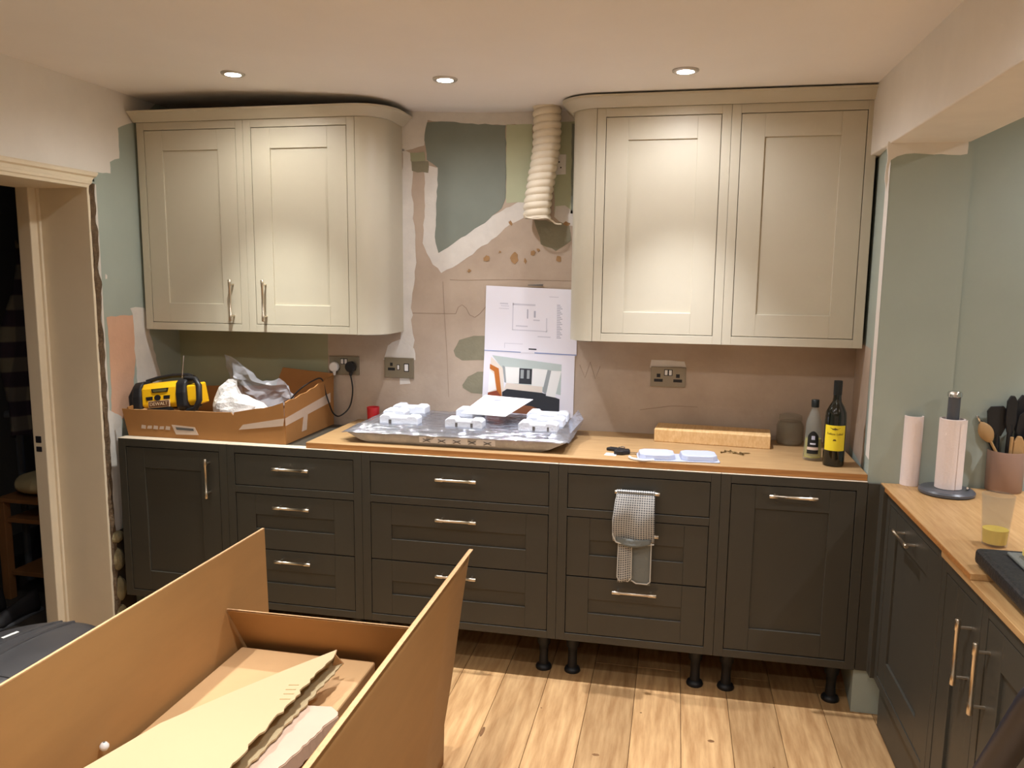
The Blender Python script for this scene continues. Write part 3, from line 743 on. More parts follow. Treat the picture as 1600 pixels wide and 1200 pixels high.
# ================================================================== WRAPPED HOB
WT = 0.8965
hob = thing('wrapped_hob', 'new hob in silvery clear film with white foam blocks on the worktop', 'hob', (0.37, 0.28, WT))
hb = B(); n = 24
def rect_loop(x0, x1, y0, y1, z, amp, sd):
    out = []; rr = random.Random(sd)
    m = 20
    for (ax, ay, bx_, by_) in ((x0, y0, x1, y0), (x1, y0, x1, y1), (x1, y1, x0, y1), (x0, y1, x0, y0)):
        for i in range(m):
            t = i/m; out.append((ax+(bx_-ax)*t+rr.uniform(-amp, amp), ay+(by_-ay)*t+rr.uniform(-amp, amp), z+rr.uniform(-amp, amp)*0.5))
    return out
loops = [rect_loop(0.0, 0.735, 0.075, 0.50, WT+0.0005, 0.0, 1), rect_loop(-0.03, 0.77, 0.06, 0.51, WT+0.015, 0.001, 2), rect_loop(-0.085, 0.835, 0.055, 0.53, 0.942, 0.003, 3)]
m = len(loops[0])
hb.add(sum(loops, []), [tuple(range(m))[::-1], tuple(range(2*m, 3*m))]+[(j*m+i, j*m+(i+1) % m, (j+1)*m+(i+1) % m, (j+1)*m+i) for j in range(2) for i in range(m)])
hb.build('hob_tray', 'tray_grey', hob, smooth=True)
B().box(-0.02, 0.76, 0.10, 0.49, 0.943, 0.958).build('glass_plate', 'dark_glass', hob, bevel=0.003)
def film_fn(u, v):
    x = -0.10+0.95*u; y = 0.05+0.485*v
    e = min(u, 1-u)*0.95; f = min(v, 1-v)*0.485; d = min(e, f)
    z = 0.943+0.030*min(1, d/0.06)+0.004*nz(x*22, y*60, 1)+0.003*nz(x*60, y*18, 4)
    return (x+0.004*nz(y*30, x*9, 2), y, z)
hf = B(); hf.grid(film_fn, 90, 44); lbl(hf.build('plastic_film', 'film', hob, smooth=True), 'shiny creased clear plastic film')
tl = B(); tl.quad_sheet((-0.135, 0.11, 0.925), (-0.08, 0.06, 0.94), (-0.03, 0.1, 0.965), (-0.09, 0.2, 0.952), 0.002); tl.quad_sheet((0.83, 0.2, 0.945), (0.87, 0.36, 0.985), (0.83, 0.5, 1.0), (0.8, 0.4, 0.965), 0.002)
tl.build('film_corner', 'film', hob)
bs = [(0.03, 0.20, 0.13, 0.17), (0.32, 0.48, 0.12, 0.165), (0.63, 0.79, 0.12, 0.165), (-0.005, 0.15, 0.38, 0.44), (0.30, 0.42, 0.36, 0.42), (0.62, 0.80, 0.36, 0.43), (0.64, 0.8, 0.24, 0.29), (0.0, 0.1, 0.25, 0.3)]
for i, (a, c, y0, y1) in enumerate(bs):
    f = B(); f.prism([(a, 0.968), (c, 0.968), (c, 0.998), (c-0.012, 1.006), (c-0.045, 1.006), (c-0.05, 0.999), (a+0.05, 0.999), (a+0.045, 1.008), (a+0.012, 1.008), (a, 0.998)], 'y', y0, y1+0.02)
    f.build('foam_block', 'foam_white', hob, bevel=0.004)
sl = B()
for (a, c) in ((0.075, 0.087), (0.365, 0.375), (0.43, 0.44), (0.69, 0.7), (0.75, 0.757)): sl.box(a, c, 0.1185, 0.1205, 0.972, 0.99)
sl.build('foam_slot', 'print_grey', hob, kind='stuff')
tp = B()
def front_pt(x, z):     # on the sloping front of the tray
    t = (z-(WT+0.015))/(0.942-WT-0.015); return (x, 0.0595-0.005*t, z)
tp.add([front_pt(0.23, WT+0.016), front_pt(0.55, WT+0.016), front_pt(0.55, 0.938), front_pt(0.23, 0.938)], [(0, 1, 2, 3)])
lbl(tp.build('tape_strip', 'hob_tape', hob, solid=0.0006), 'pale tape printed with dark crosses')
xm = B()
for i in range(5):
    cx = 0.262+0.064*i; cz = 0.923
    for s in (-1, 1):
        xm.quad_sheet((cx-0.016, 0.0558, cz-s*0.0065-0.0016), (cx+0.016, 0.0558, cz+s*0.0065-0.0016), (cx+0.016, 0.0552, cz+s*0.0065+0.0016), (cx-0.016, 0.0552, cz-s*0.0065+0.0016), 0.0006)
xm.build('printed_cross', 'print_grey', hob)
lf = thing('leaflet', 'white folded leaflet lying on the wrapped hob', 'leaflet', (0.48, 0.33, 1.009))
lb = B(); lb.quad_sheet((0.36, 0.235, 1.009), (0.56, 0.20, 1.010), (0.63, 0.46, 1.045), (0.40, 0.50, 1.05), 0.002); lb.build('cover', 'paper_white', lf)
ll = B(); ll.quad_sheet((0.46, 0.42, 1.0415), (0.49, 0.415, 1.041), (0.492, 0.43, 1.0435), (0.462, 0.435, 1.044), 0.0005); ll.quad_sheet((0.5, 0.33, 1.0282), (0.56, 0.32, 1.027), (0.562, 0.326, 1.028), (0.502, 0.336, 1.0292), 0.0005); ll.build('print', 'ink_mid', lf, kind='stuff')
solo(B().lathe([(0.022, 0), (0.027, 0.004), (0.03, 0.075), (0.027, 0.075), (0.024, 0.01), (0.001, 0.008)], (-0.145, 0.50, WT), 24, cap=False).build('plastic_cup', 'red_plastic', smooth=True), 'small red plastic cup behind the wrapped hob', 'cup', (-0.145, 0.5, WT))

# ================================================================== PLANS ON THE WALL
pl = thing('kitchen_plan', 'upper pinned sheet with a kitchen floor plan drawing', 'drawing', (0.59, YW, 1.24))
cor = [(0.386, 1.548), (0.805, 1.534), (0.808, 1.237), (0.379, 1.248)]
B().prism(cor[::-1], 'y', YW-0.0055, YW-0.0045).build('sheet', 'paper', pl)
def on_sheet(cr, s, t):
    a, b, c, d = [Vector(p) for p in cr]
    return tuple((a.lerp(b, s)).lerp(d.lerp(c, s), t))
def ink(cr, parent, mat, rects, y, name='print'):
    b = B()
    for r in rects:
        pts = [on_sheet(cr, s, t) for s, t in (r if isinstance(r[0], tuple) else [(r[0], r[1]), (r[2], r[1]), (r[2], r[3]), (r[0], r[3])])]
        b.prism(pts, 'y', y, y+0.0003)
    return b.build(name, mat, parent, kind='stuff')
ink(cor, pl, 'ink_light', [(0.3, 0.24, 0.31, 0.66), (0.3, 0.645, 0.68, 0.66), (0.67, 0.45, 0.68, 0.66), (0.3, 0.25, 0.55, 0.275), (0.16, 0.25, 0.25, 0.27), (0.17, 0.29, 0.26, 0.30), (0.15, 0.33, 0.26, 0.34), (0.34, 0.58, 0.47, 0.60),
                           (0.58, 0.73, 0.72, 0.745), (0.22, 0.86, 0.42, 0.868), (0.22, 0.868, 0.226, 0.94), (0.7, 0.12, 0.8, 0.13), (0.53, 0.48, 0.6, 0.5)], YW-0.0059)
ink(cor, pl, 'ink_mid', [(0.46, 0.33, 0.473, 0.47), (0.535, 0.35, 0.555, 0.45)]+[(0.785, 0.24+0.026*i, 0.82+0.012*(i % 3), 0.252+0.026*i) for i in range(20)], YW-0.006)
ink(cor, pl, 'ink_dark', [(0.485, 0.925, 0.57, 0.945)], YW-0.006)
ink(cor, pl, 'ink_blue', [(0.0, 0.985, 0.4, 0.997), (0.55, 0.98, 0.999, 0.997)], YW-0.006)
pn = B(); pn.tube([(0.58, YW-0.008, 1.552), (0.65, YW-0.009, 1.553)], [0.0015, 0.004], 8); pn.build('pin_clip', 'print_grey', pl)
pp = thing('kitchen_picture', 'lower pinned sheet with a coloured picture of the finished kitchen', 'picture', (0.59, YW, 1.0))
co2 = [(0.379, 1.248), (0.800, 1.237), (0.798, 0.931), (0.366, 0.934)]
B().prism(co2[::-1], 'y', YW-0.0045, YW-0.0035).build('sheet', 'paper', pp)
Q = lambda s: [tuple(map(float, t.split(','))) for t in s.split()]
def px2(poly): return [((a-84)/1480.0*0.0+(a/1600.0), (b-100)/1050.0*0.86) for a, b in poly]
# polygons in sheet fractions
ink(co2, pp, 'pic_pale', [Q('0.09,0.06 0.86,0.14 0.86,0.60 0.30,0.45 0.24,0.3')], YW-0.0048)
ink(co2, pp, 'pic_cream', [Q('0.08,0.08 0.22,0.25 0.24,0.62 0.06,0.62')], YW-0.0049)
ink(co2, pp, 'paper_white', [Q('0.07,0.28 0.12,0.34 0.15,0.56 0.06,0.62')], YW-0.0050)
ink(co2, pp, 'pic_orange', [Q('0.07,0.19 0.17,0.25 0.22,0.68 0.16,0.60 0.12,0.30 0.07,0.26')], YW-0.0051)
ink(co2, pp, 'pic_rust', [Q('0.06,0.62 0.16,0.58 0.22,0.68 0.2,0.82 0.06,0.80')], YW-0.0052)
ink(co2, pp, 'pic_cream', [Q('0.26,0.46 0.66,0.48 0.66,0.58 0.24,0.56')], YW-0.0050)
ink(co2, pp, 'pic_unit', [Q('0.24,0.22 0.40,0.22 0.40,0.46 0.26,0.46'), Q('0.545,0.22 0.71,0.23 0.69,0.49 0.54,0.48'), Q('0.75,0.24 0.86,0.24 0.80,0.64 0.70,0.62')], YW-0.0052)
ink(co2, pp, 'pic_grey', [Q('0.21,0.20 0.24,0.22 0.26,0.46 0.24,0.45'), Q('0.71,0.23 0.75,0.24 0.70,0.60 0.66,0.56')], YW-0.0053)
ink(co2, pp, 'pic_dark', [Q('0.40,0.23 0.54,0.23 0.54,0.46 0.40,0.46')], YW-0.0052)
ink(co2, pp, 'pic_grey', [(0.415, 0.25, 0.45, 0.38), (0.485, 0.25, 0.515, 0.38)], YW-0.0054)
ink(co2, pp, 'pic_dark', [Q('0.22,0.60 0.27,0.55 0.66,0.58 0.85,0.66 0.85,0.88 0.70,0.86 0.55,0.80 0.22,0.76')], YW-0.0051)
ink(co2, pp, 'pic_floor', [Q('0.2,0.82 0.24,0.76 0.55,0.79 0.72,0.87 0.72,0.92 0.2,0.9')], YW-0.0053)

# ================================================================== SOCKETS, PLUGS, CABLE
def socket(label, cx, cz, kind, y=YW, w_=0.152, h=0.088, mat='socket_steel', name='wall_socket'):
    t = thing(name, label, 'socket', (cx, y, cz-h/2))
    B().box(cx-w_/2, cx+w_/2, y-0.009, y-0.0001, cz-h/2, cz+h/2).build('plate', mat, t, bevel=0.0015)
    bk = B(); rk = B()
    yy = y-0.0093
    if kind == 'double':
        for s in (-1, 1):
            x = cx+s*0.042
            bk.box(x-0.008, x+0.008, yy, yy+0.002, cz-0.002, cz+0.014); bk.box(x-0.019, x+0.019, yy, yy+0.002, cz-0.022, cz-0.009)
        bk.box(cx-0.018, cx+0.018, yy, yy+0.002, cz+0.006, cz+0.034)
        for s in (-1, 1): rk.box(cx+s*0.009-0.006, cx+s*0.009+0.006, yy-0.003, yy+0.001, cz+0.009, cz+0.031)
    elif kind == 'cooker':
        bk.box(cx-0.044, cx-0.031, yy, yy+0.002, cz+0.008, cz+0.024); bk.box(cx-0.055, cx-0.02, yy, yy+0.002, cz-0.013, cz+0.0)
        bk.box(cx-0.01, cx+0.004, yy, yy+0.002, cz-0.01, cz+0.016); bk.box(cx+0.025, cx+0.05, yy, yy+0.002, cz-0.017, cz+0.022)
        rk.box(cx-0.007, cx+0.001, yy-0.003, yy+0.001, cz-0.007, cz+0.013); rk.box(cx+0.029, cx+0.046, yy-0.004, yy+0.001, cz-0.013, cz+0.018)
    elif kind == 'spur':
        for (a, c) in ((-0.008, 0.006), (0.012, 0.01), (-0.002, -0.012), (0.02, -0.014)): bk.box(cx+a-0.003, cx+a+0.003, yy, yy+0.001, cz+c-0.003, cz+c+0.003)
    bk.build('pin_slot', 'black_plastic', t)
    if rk.v: rk.build('rocker_switch', 'white_plastic', t, bevel=0.001)
    return t
s1 = [(-0.315, 1.156)]; s2 = [(-0.037, 1.154)]; s3 = [(1.218, 1.156)]; s4 = [(0.713, 2.081)]
socket('double steel socket with white and black plugs by the cardboard tray', s1[0][0], s1[0][1], 'double')
socket('steel cooker switch plate with single socket above the wrapped hob', s2[0][0], s2[0][1], 'cooker', w_=0.146, h=0.096)
socket('empty double steel socket under the right wall cabinets', s3[0][0], s3[0][1], 'double')
socket('white fused outlet plate high up behind the white duct', s4[0][0]-0.012, s4[0][1], 'spur', w_=0.085, h=0.085, mat='white_plastic', name='fused_outlet')
def plug(label, cx, cz, mat, r=0.028):
    yb = YW-0.0125
    t = thing('plug', label, 'plug', (cx, yb, cz-r))
    b = B(); n = 20
    prof = []
    for i in range(n):
        a = 2*PI*i/n; sx = r*math.cos(a)*0.95; sz = r*math.sin(a)*(1.0 if math.sin(a) > 0 else 0.95)
        prof.append((cx+sx, cz+sz))
    b.prism(prof, 'y', yb-0.028, yb); b.build('plug_body', mat, t, bevel=0.006, seg=3)
    b = B(); b.tube([(cx, yb-0.014, cz-r+0.004), (cx, yb-0.014, cz-r-0.016)], [0.009, 0.006], 10); b.build('cord_grip', mat, t, smooth=True)
    return t
plug('white three pin plug in the left half of the socket by the tray', s1[0][0]-0.043, s1[0][1]-0.006, 'white_plastic', 0.024)
plug('black three pin plug in the right half of the socket by the tray', s1[0][0]+0.041, s1[0][1]-0.003, 'black_plastic', 0.027)
def smooth_path(pts, n=8):
    out = []; P = [Vector(p) for p in pts]
    for i in range(len(P)-1):
        p0 = P[max(i-1, 0)]; p1 = P[i]; p2 = P[i+1]; p3 = P[min(i+2, len(P)-1)]
        for k in range(n):
            t = k/n; out.append(0.5*((2*p1)+(p2-p0)*t+(2*p0-5*p1+4*p2-p3)*t*t+(3*p1-p0-3*p2+p3)*t**3))
    out.append(P[-1]); return out
bx0 = s1[0][0]+0.041
def lift(ps, y): return [(a, y, c) for a, c in ps]
c1 = [(bx0, YW-0.027, s1[0][1]-0.046)]+lift([(-0.264, 1.040), (-0.282, 0.958)], 0.54)+lift([(-0.315, 0.920), (-0.347, 0.931)], 0.5)+lift([(-0.343, 0.982), (-0.361, 1.036)], 0.45)+[(-0.37, 0.43, 1.104), (-0.40, 0.40, 1.10), (-0.45, 0.36, 1.06), (-0.5, 0.34, 1.0), (-0.56, 0.33, 0.93)]
solo(B().tube(smooth_path(c1), 0.0036, 8).build('power_cable', 'black_plastic', smooth=True), 'black cable looping from the black plug into the cardboard tray', 'cable', (bx0, YW-0.03, 0.96))

# ================================================================== DUCT
def duct_fn(u, v):
    a = u*2*PI; z = zc(0.66, 0.47)-0.002+(1.845-zc(0.66, 0.47))*v
    cx = 0.668-0.030*v+0.010*math.sin(v*5); cy = 0.487-0.0*v
    ph = (v*15.5+u) % 1.0; r = 0.0535+0.0075*(abs(math.sin(ph*PI))**0.7)+0.002*nz(u*3, v*20, 1)
    if v > 0.9: r += 0.006*(v-0.9)*10*math.sin(u*7)
    return (cx+r*math.cos(a), cy+r*math.sin(a), z+0.006*math.sin(a)*0)
d = B(); d.grid(duct_fn, 36, 190)
duct = solo(d.build('ventilation_duct', 'duct_white', smooth=True, solid=0.0012), 'white ribbed flexible duct hanging from the ceiling against the wall', 'duct', (0.64, 0.487, 1.845))
dw = B(duct.matrix_world.copy()); dw = B(); dw.tube(smooth_path([(0.585, 0.46, 1.852), (0.6, 0.43, 1.842), (0.64, 0.425, 1.838), (0.68, 0.44, 1.842), (0.70, 0.47, 1.832), (0.715, 0.48, 1.82), (0.74, 0.485, 1.818)]), 0.0035, 6)
dw.build('wire_end', 'duct_white', duct, smooth=True)

# ================================================================== ITEMS ON THE BACK WORKTOP
cb = solo(B().prism([(0.405, WT), (0.56, WT), (0.56, WT+0.055), (0.405, WT+0.055)], 'x', 1.175, 1.65).build('chopping_block', 'block_wood', bevel=0.003), 'thick pale wooden chopping block against the plaster wall', 'chopping board', (1.41, 0.48, WT))
R3 = Matrix.Translation((1.41, 0.48, 0)) @ Matrix.Rotation(math.radians(-3), 4, 'Z') @ Matrix.Translation((-1.41, -0.48, 0))
cb.rotation_euler.z = math.radians(-5); cb.location.y = 0.455
# white twin lid tray
tw = thing('plastic_tray', 'white twin compartment plastic tray upside down on the worktop', 'tray', (1.27, 0.10, WT))
TX = Matrix.Translation((1.268, 0.098, WT)) @ Matrix.Rotation(math.radians(6), 4, 'Z')
def rrect(x0, x1, y0, y1, cut): return [(x0+cut, y0), (x1-cut, y0), (x1, y0+cut), (x1, y1-cut), (x1-cut, y1), (x0+cut, y1), (x0, y1-cut), (x0, y0+cut)]
B(TX).prism(rrect(-0.155, 0.155, -0.062, 0.065, 0.006), 'z', 0.0005, 0.004).build('rim_sheet', 'tray_white', tw, bevel=0.001)
for sgn in (-1, 1):
    b = B(TX); cx = sgn*0.08
    p1 = rrect(cx-0.071, cx+0.071, -0.055, 0.058, 0.02); p2 = rrect(cx-0.066, cx+0.066, -0.05, 0.053, 0.02); n = 8
    b.add([(p[0], p[1], 0.003) for p in p1]+[(p[0], p[1], 0.024) for p in p2], [tuple(range(n))[::-1], tuple(range(n, 2*n))]+[(i, (i+1) % n, n+(i+1) % n, n+i) for i in range(n)])
    b.build('compartment', 'tray_white', tw, bevel=0.004, seg=3)
sp = B(); sp.tube(smooth_path([(1.085, 0.055, WT+0.006), (1.1, 0.03, WT+0.005), (1.14, 0.015, WT+0.005), (1.18, 0.03, WT+0.004)]), 0.005, 8)
solo(sp.build('loose_string', 'white_plastic', smooth=True), 'short white string curling in front of the white plastic tray', 'string', (1.13, 0.03, WT))
ky = thing('car_keys', 'bunch of black keys on a white paper tag, left of the plastic tray', 'keys', (1.04, 0.14, WT))
B().prism([(0.985, 0.085), (1.03, 0.08), (1.035, 0.12), (0.99, 0.125)], 'z', WT+0.0003, WT+0.001).build('paper_tag', 'paper_white', ky)
b = B(); b.prism([(1.02, 0.10), (1.055, 0.095), (1.085, 0.12), (1.08, 0.15), (1.04, 0.15)], 'z', WT+0.001, WT+0.018); b.build('key_fob', 'black_plastic', ky, bevel=0.004)
b = B(); b.prism([(0.985, 0.17), (1.04, 0.15), (1.065, 0.16), (1.06, 0.18), (1.0, 0.195)], 'z', WT+0.0005, WT+0.013); b.build('key_fob', 'black_plastic', ky, bevel=0.004)
b = B(); b.tube(smooth_path([(1.03, 0.16, WT+0.014), (1.045, 0.175, WT+0.018), (1.06, 0.165, WT+0.018), (1.055, 0.15, WT+0.014), (1.04, 0.15, WT+0.014)]), 0.0018, 6); b.build('key_ring', 'chrome', ky, smooth=True)
b = B(); b.box(1.075, 1.112, 0.125, 0.135, WT+0.004, WT+0.007); b.build('key_blade', 'chrome', ky)
scr = [((1.44, 0.235), (1.462, 0.252)), ((1.455, 0.256), (1.505, 0.236)), ((1.487, 0.24), (1.53, 0.213)), ((1.515, 0.236), (1.527, 0.204)), ((1.512, 0.238), (1.555, 0.25)), ((1.478, 0.262), (1.47, 0.238))]
for i, (a, c) in enumerate(scr):
    b = B(); z = WT+0.0035+0.003*(i % 2)
    av = Vector((*a, z)); cv = Vector((*c, z)); d = (cv-av).normalized(); L = (cv-av).length
    b.tube([av, av+d*0.002, av+d*0.004, av+d*0.005, av+d*(L-0.006), cv], [0.0045, 0.0045, 0.003, 0.002, 0.002, 0.0004], 8)
    solo(b.build('wood_screw', 'screw_steel', smooth=True), 'small brass coloured screw in the scatter before the chopping block', 'screw', (av.x, av.y, WT), 'loose screws before the chopping block')
# storage jar
jr = thing('storage_jar', 'round glass storage jar behind the oil bottle', 'jar', (1.735, 0.50, WT))
b = B(); b.lathe([(0.04, 0.001), (0.052, 0.004), (0.056, 0.02), (0.056, 0.08), (0.05, 0.095), (0.044, 0.1), (0.041, 0.1), (0.046, 0.093), (0.052, 0.078), (0.052, 0.02), (0.048, 0.008), (0.002, 0.006)], (1.735, 0.495, WT), 36, cap=False); b.build('glass_body', 'jar_glass', jr, smooth=True)
b = B(); b.lathe([(0.002, 0.132), (0.03, 0.13), (0.046, 0.124), (0.048, 0.104), (0.044, 0.102), (0.002, 0.104)], (1.735, 0.495, WT), 36, cap=False); b.build('lid', 'jar_glass', jr, smooth=True)
# oil bottle
OX, OY = 1.782, 0.21
ob = thing('oil_bottle', 'clear oil bottle with black cap and dark label', 'bottle', (OX, OY, WT))
prof = [(0.03, 0.0005), (0.035, 0.003), (0.036, 0.02), (0.033, 0.06), (0.030, 0.14), (0.028, 0.155), (0.016, 0.19), (0.0125, 0.2), (0.0125, 0.215)]
b = B(); b.lathe(prof+[(0.0105, 0.215), (0.0105, 0.2), (0.014, 0.189), (0.026, 0.154), (0.028, 0.14), (0.031, 0.06), (0.033, 0.02), (0.002, 0.005)], (OX, OY, WT), 28, cap=False); b.build('glass', 'clear_glass', ob, smooth=True)
b = B(); b.lathe([(0.002, 0.006), (0.032, 0.012), (0.0325, 0.02), (0.031, 0.05), (0.0295, 0.085), (0.002, 0.085)], (OX, OY, WT), 24, cap=False); b.build('oil', 'oil', ob, smooth=True)
b = B(); b.lathe([(0.0145, 0.208), (0.0145, 0.235), (0.013, 0.237)], (OX, OY, WT), 20); b.build('cap', 'cap_black', ob, smooth=True)
def wrap_label(cx, cy, z0, z1, r0, r1, a0, a1, name, mat, parent, lift=0.0006, arch=0.0):
    b = B(); n = 14
    def fn(u, v):
        a = a0+(a1-a0)*u; top = z1-arch*(2*u-1)**2
        z = z0+(top-z0)*v; t = (z-z0)/(z1-z0); r = r0+(r1-r0)*t+lift
        return (cx+r*math.cos(a), cy+r*math.sin(a), WT+z)
    b.grid(fn, n, 6); return b.build(name, mat, parent, smooth=True)
fc = math.atan2(-2.9778-OY, 1.2426-OX)
wrap_label(OX, OY, 0.03, 0.118, 0.0350, 0.0312, fc-0.62, fc+0.62, 'label', 'label_black', ob, arch=0.02)
wrap_label(OX, OY, 0.045, 0.056, 0.0344, 0.0338, fc-0.6, fc+0.6, 'label_band', 'tape', ob, 0.0014)
wrap_label(OX, OY, 0.066, 0.072, 0.0334, 0.0332, fc-0.3, fc+0.3, 'label_print', 'ink_light', ob, 0.0014)
wrap_label(OX, OY, 0.085, 0.1, 0.0325, 0.0319, fc-0.18, fc+0.2, 'label_emblem', 'ink_mid', ob, 0.0014)
# wine bottle
VX, VY = 1.846, 0.135
wb = thing('wine_bottle', 'dark green wine bottle with a yellow label', 'bottle', (VX, VY, WT))
b = B(); b.lathe([(0.033, 0.0005), (0.0375, 0.004), (0.0385, 0.012), (0.0385, 0.185), (0.036, 0.205), (0.026, 0.228), (0.0165, 0.245), (0.0145, 0.26), (0.0145, 0.322)], (VX, VY, WT), 36); b.build('glass', 'wine_glass_green', wb, smooth=True)
b = B(); b.lathe([(0.0152, 0.27), (0.0155, 0.318), (0.0148, 0.323)], (VX, VY, WT), 24); b.build('screw_cap', 'cap_black', wb, smooth=True)
fc = math.atan2(-2.9778-VY, 1.2426-VX)
wrap_label(VX, VY, 0.062, 0.158, 0.0385, 0.0385, fc-1.05, fc+1.05, 'label', 'label_yellow', wb)
def lab_xf(cx, cy, r, z):
    n = Vector((math.cos(fc), math.sin(fc), 0)); u = Vector((-math.sin(fc), math.cos(fc), 0))
    c = Vector((cx, cy, WT+z))+n*(r+0.0012)
    return Matrix(((u.x, 0, n.x, c.x), (u.y, 0, n.y, c.y), (0, 1, 0, c.z), (0, 0, 0, 1)))
def bend(o, cx, cy, r):
    inv = WM[o].inverted()
    for v in o.data.vertices:
        w_ = WM[o] @ v.co; nrm = Vector((math.cos(fc), math.sin(fc), 0)); u = Vector((-math.sin(fc), math.cos(fc), 0))
        s = (w_-Vector((cx, cy, 0))).dot(u); dep = (w_-Vector((cx, cy, 0))).dot(nrm)-r
        a = fc+s/r
        q = Vector((cx+(r+dep)*math.cos(a), cy+(r+dep)*math.sin(a), w_.z)); v.co = inv @ q
t_ = text('Yellow Label', 0.0115, lab_xf(VX, VY, 0.0385, 0.126), 'label_ink', wb, ext=0.0002); bend(t_, VX, VY, 0.0385)
b = B(lab_xf(VX, VY, 0.0385, 0.146)); b.add([(-0.019, 0.004, 0), (-0.008, 0.0, 0), (-0.002, 0.002, 0), (0, 0.004, 0), (0.002, 0.002, 0), (0.008, 0.0, 0), (0.019, 0.004, 0), (0.008, -0.004, 0), (0.002, -0.004, 0), (0, -0.007, 0), (-0.002, -0.004, 0), (-0.008, -0.004, 0)], [tuple(range(12))])
e_ = b.build('eagle_emblem', 'label_ink', wb); bend(e_, VX, VY, 0.0385)
b = B(lab_xf(VX, VY, 0.0385, 0.1)); b.add([(-0.02, 0.012, 0), (0.02, 0.012, 0), (0.02, 0.0126, 0), (-0.02, 0.0126, 0), (-0.025, -0.02, 0), (0.025, -0.02, 0), (0.025, -0.0194, 0), (-0.025, -0.0194, 0), (-0.006, 0.0, 0), (0.006, 0.0, 0), (0.004, 0.006, 0), (-0.004, 0.006, 0)], [(0, 1, 2, 3), (4, 5, 6, 7), (8, 9, 10, 11)])
e_ = b.build('label_print', 'label_ink', wb); bend(e_, VX, VY, 0.0385)

# ================================================================== CLOTH ON THE HANDLE
cl = thing('kitchen_cloth', 'grey checked cloth with pale hem hanging over the drawer handle', 'cloth', (1.12, -0.05, 0.43))
def cloth_part(fn, nu, nv, name, mat, sx, sz):
    b = B(); b.grid(fn, nu, nv); o = b.build(name, mat, cl, smooth=True, solid=0.003)
    uv = o.data.uv_layers.new(name='UVMap'); me = o.data
    for p in me.polygons:
        for li in p.loop_indices:
            vi = me.loops[li].vertex_index; i = vi % (nu+1); j = vi//(nu+1)
            uv.data[li].uv = (i/nu*sx, j/nv*sz)
    return o
def c_edge(v): return 1.048-0.012*math.sin(v*2.2), 1.190+0.004*v
def front_fn(u, v):
    # v 0 at the back of the handle, over the bar, then down the front
    if v < 0.14:
        a = PI*(1-v/0.14); y = -0.0325-0.0095*(-math.cos(a)); z = 0.783+0.0095*math.sin(a)
        y = -0.0325+0.0095*math.cos(a)*1.0
    else:
        t = (v-0.14)/0.86; y = -0.043-0.02*math.sin(t*PI)-0.008*math.sin(u*8+t*3)*t; z = 0.783-0.188*t-0.008*(1-abs(2*u-1))*t
    x0, x1 = c_edge(max(0, (v-0.14)/0.86)); x = x0+(x1-x0)*u
    return (x, y, z)
cloth_part(front_fn, 24, 30, 'front_fold', 'waffle_cloth', 0.15, 0.235)
def fold_fn(u, v): return (1.050+0.13*u, -0.050-0.012*math.sin(u*PI)-0.004*v, 0.610-0.018*v-0.012*math.sin(u*PI)*v)
lbl(cloth_part(fold_fn, 12, 4, 'turned_edge', 'sponge_grey', 0.1, 0.03), 'turned up plain edge of the cloth')
def rear_fn(u, v): return (1.056+0.052*u+0.004*v, -0.034-0.006*math.sin(u*PI)-0.006*v, 0.78-0.345*v-0.006*math.cos(u*PI)*v)
cloth_part(rear_fn, 10, 24, 'rear_fold', 'waffle_cloth', 0.055, 0.34)
def rear2_fn(u, v): return (1.10+0.083*u, -0.026-0.004*math.sin(u*PI), 0.78-0.355*v+0.006*math.cos(u*PI)*v)
cloth_part(rear2_fn, 10, 24, 'rear_layer', 'sponge_grey', 0.08, 0.35)
hm = B()
hm.tube([(1.06, -0.042, 0.6), (1.058, -0.043, 0.45), (1.065, -0.043, 0.438), (1.1, -0.043, 0.436), (1.111, -0.043, 0.45), (1.109, -0.043, 0.6)], 0.0026, 6)
hm.tube([(1.112, -0.032, 0.437), (1.13, -0.032, 0.426), (1.172, -0.032, 0.426), (1.183, -0.032, 0.436), (1.183, -0.032, 0.6)], 0.0026, 6)
hm.tube([(1.046, -0.045, 0.76), (1.037, -0.056, 0.68), (1.038, -0.056, 0.62), (1.05, -0.055, 0.594)], 0.003, 6)
hm.tube([(1.05, -0.056, 0.594), (1.09, -0.06, 0.584), (1.15, -0.056, 0.588), (1.193, -0.05, 0.592)], 0.003, 6)
hm.build('hem', 'hem_white', cl, smooth=True)

# ================================================================== ITEMS ON THE RIGHT WORKTOP
RT = 0.869
tp_ = [(2.082, 0.010)]; TUX, TUY = tp_[0]
def paper_roll(label, cx, cy, z0, h, r, tilt, name='paper_tube'):
    t = thing(name, label, 'paper roll', (cx, cy, z0))
    b = B(); b.lathe([(r, 0.0005), (r, h), (r-0.004, h+0.0005), (r-0.004, h-0.02), (r-0.004, 0.004)], (cx, cy, z0), 32, cap=False); b.build('paper', 'kitchen_roll', t, smooth=True)
    b = B(); b.lathe([(r-0.0042, 0.004), (r-0.0042, h-0.006), (r-0.008, h-0.006), (r-0.008, 0.004)], (cx, cy, z0), 28, cap=False); b.build('core', 'card_tube_dark', t, smooth=True)
    return t
paper_roll('thin leftover kitchen roll standing alone at the worktop corner', TUX, TUY, RT, 0.25, 0.031, 0)
hp = [(2.176, -0.086)]; HX, HY = hp[0]
hd = thing('paper_towel_holder', 'grey upright paper towel holder with round base', 'holder', (HX, HY, RT))
b = B(); b.lathe([(0.08, 0.0005), (0.088, 0.004), (0.088, 0.012), (0.082, 0.018), (0.04, 0.02), (0.002, 0.0205)], (HX, HY, RT), 40, cap=False); b.build('base', 'holder_grey', hd, smooth=True)
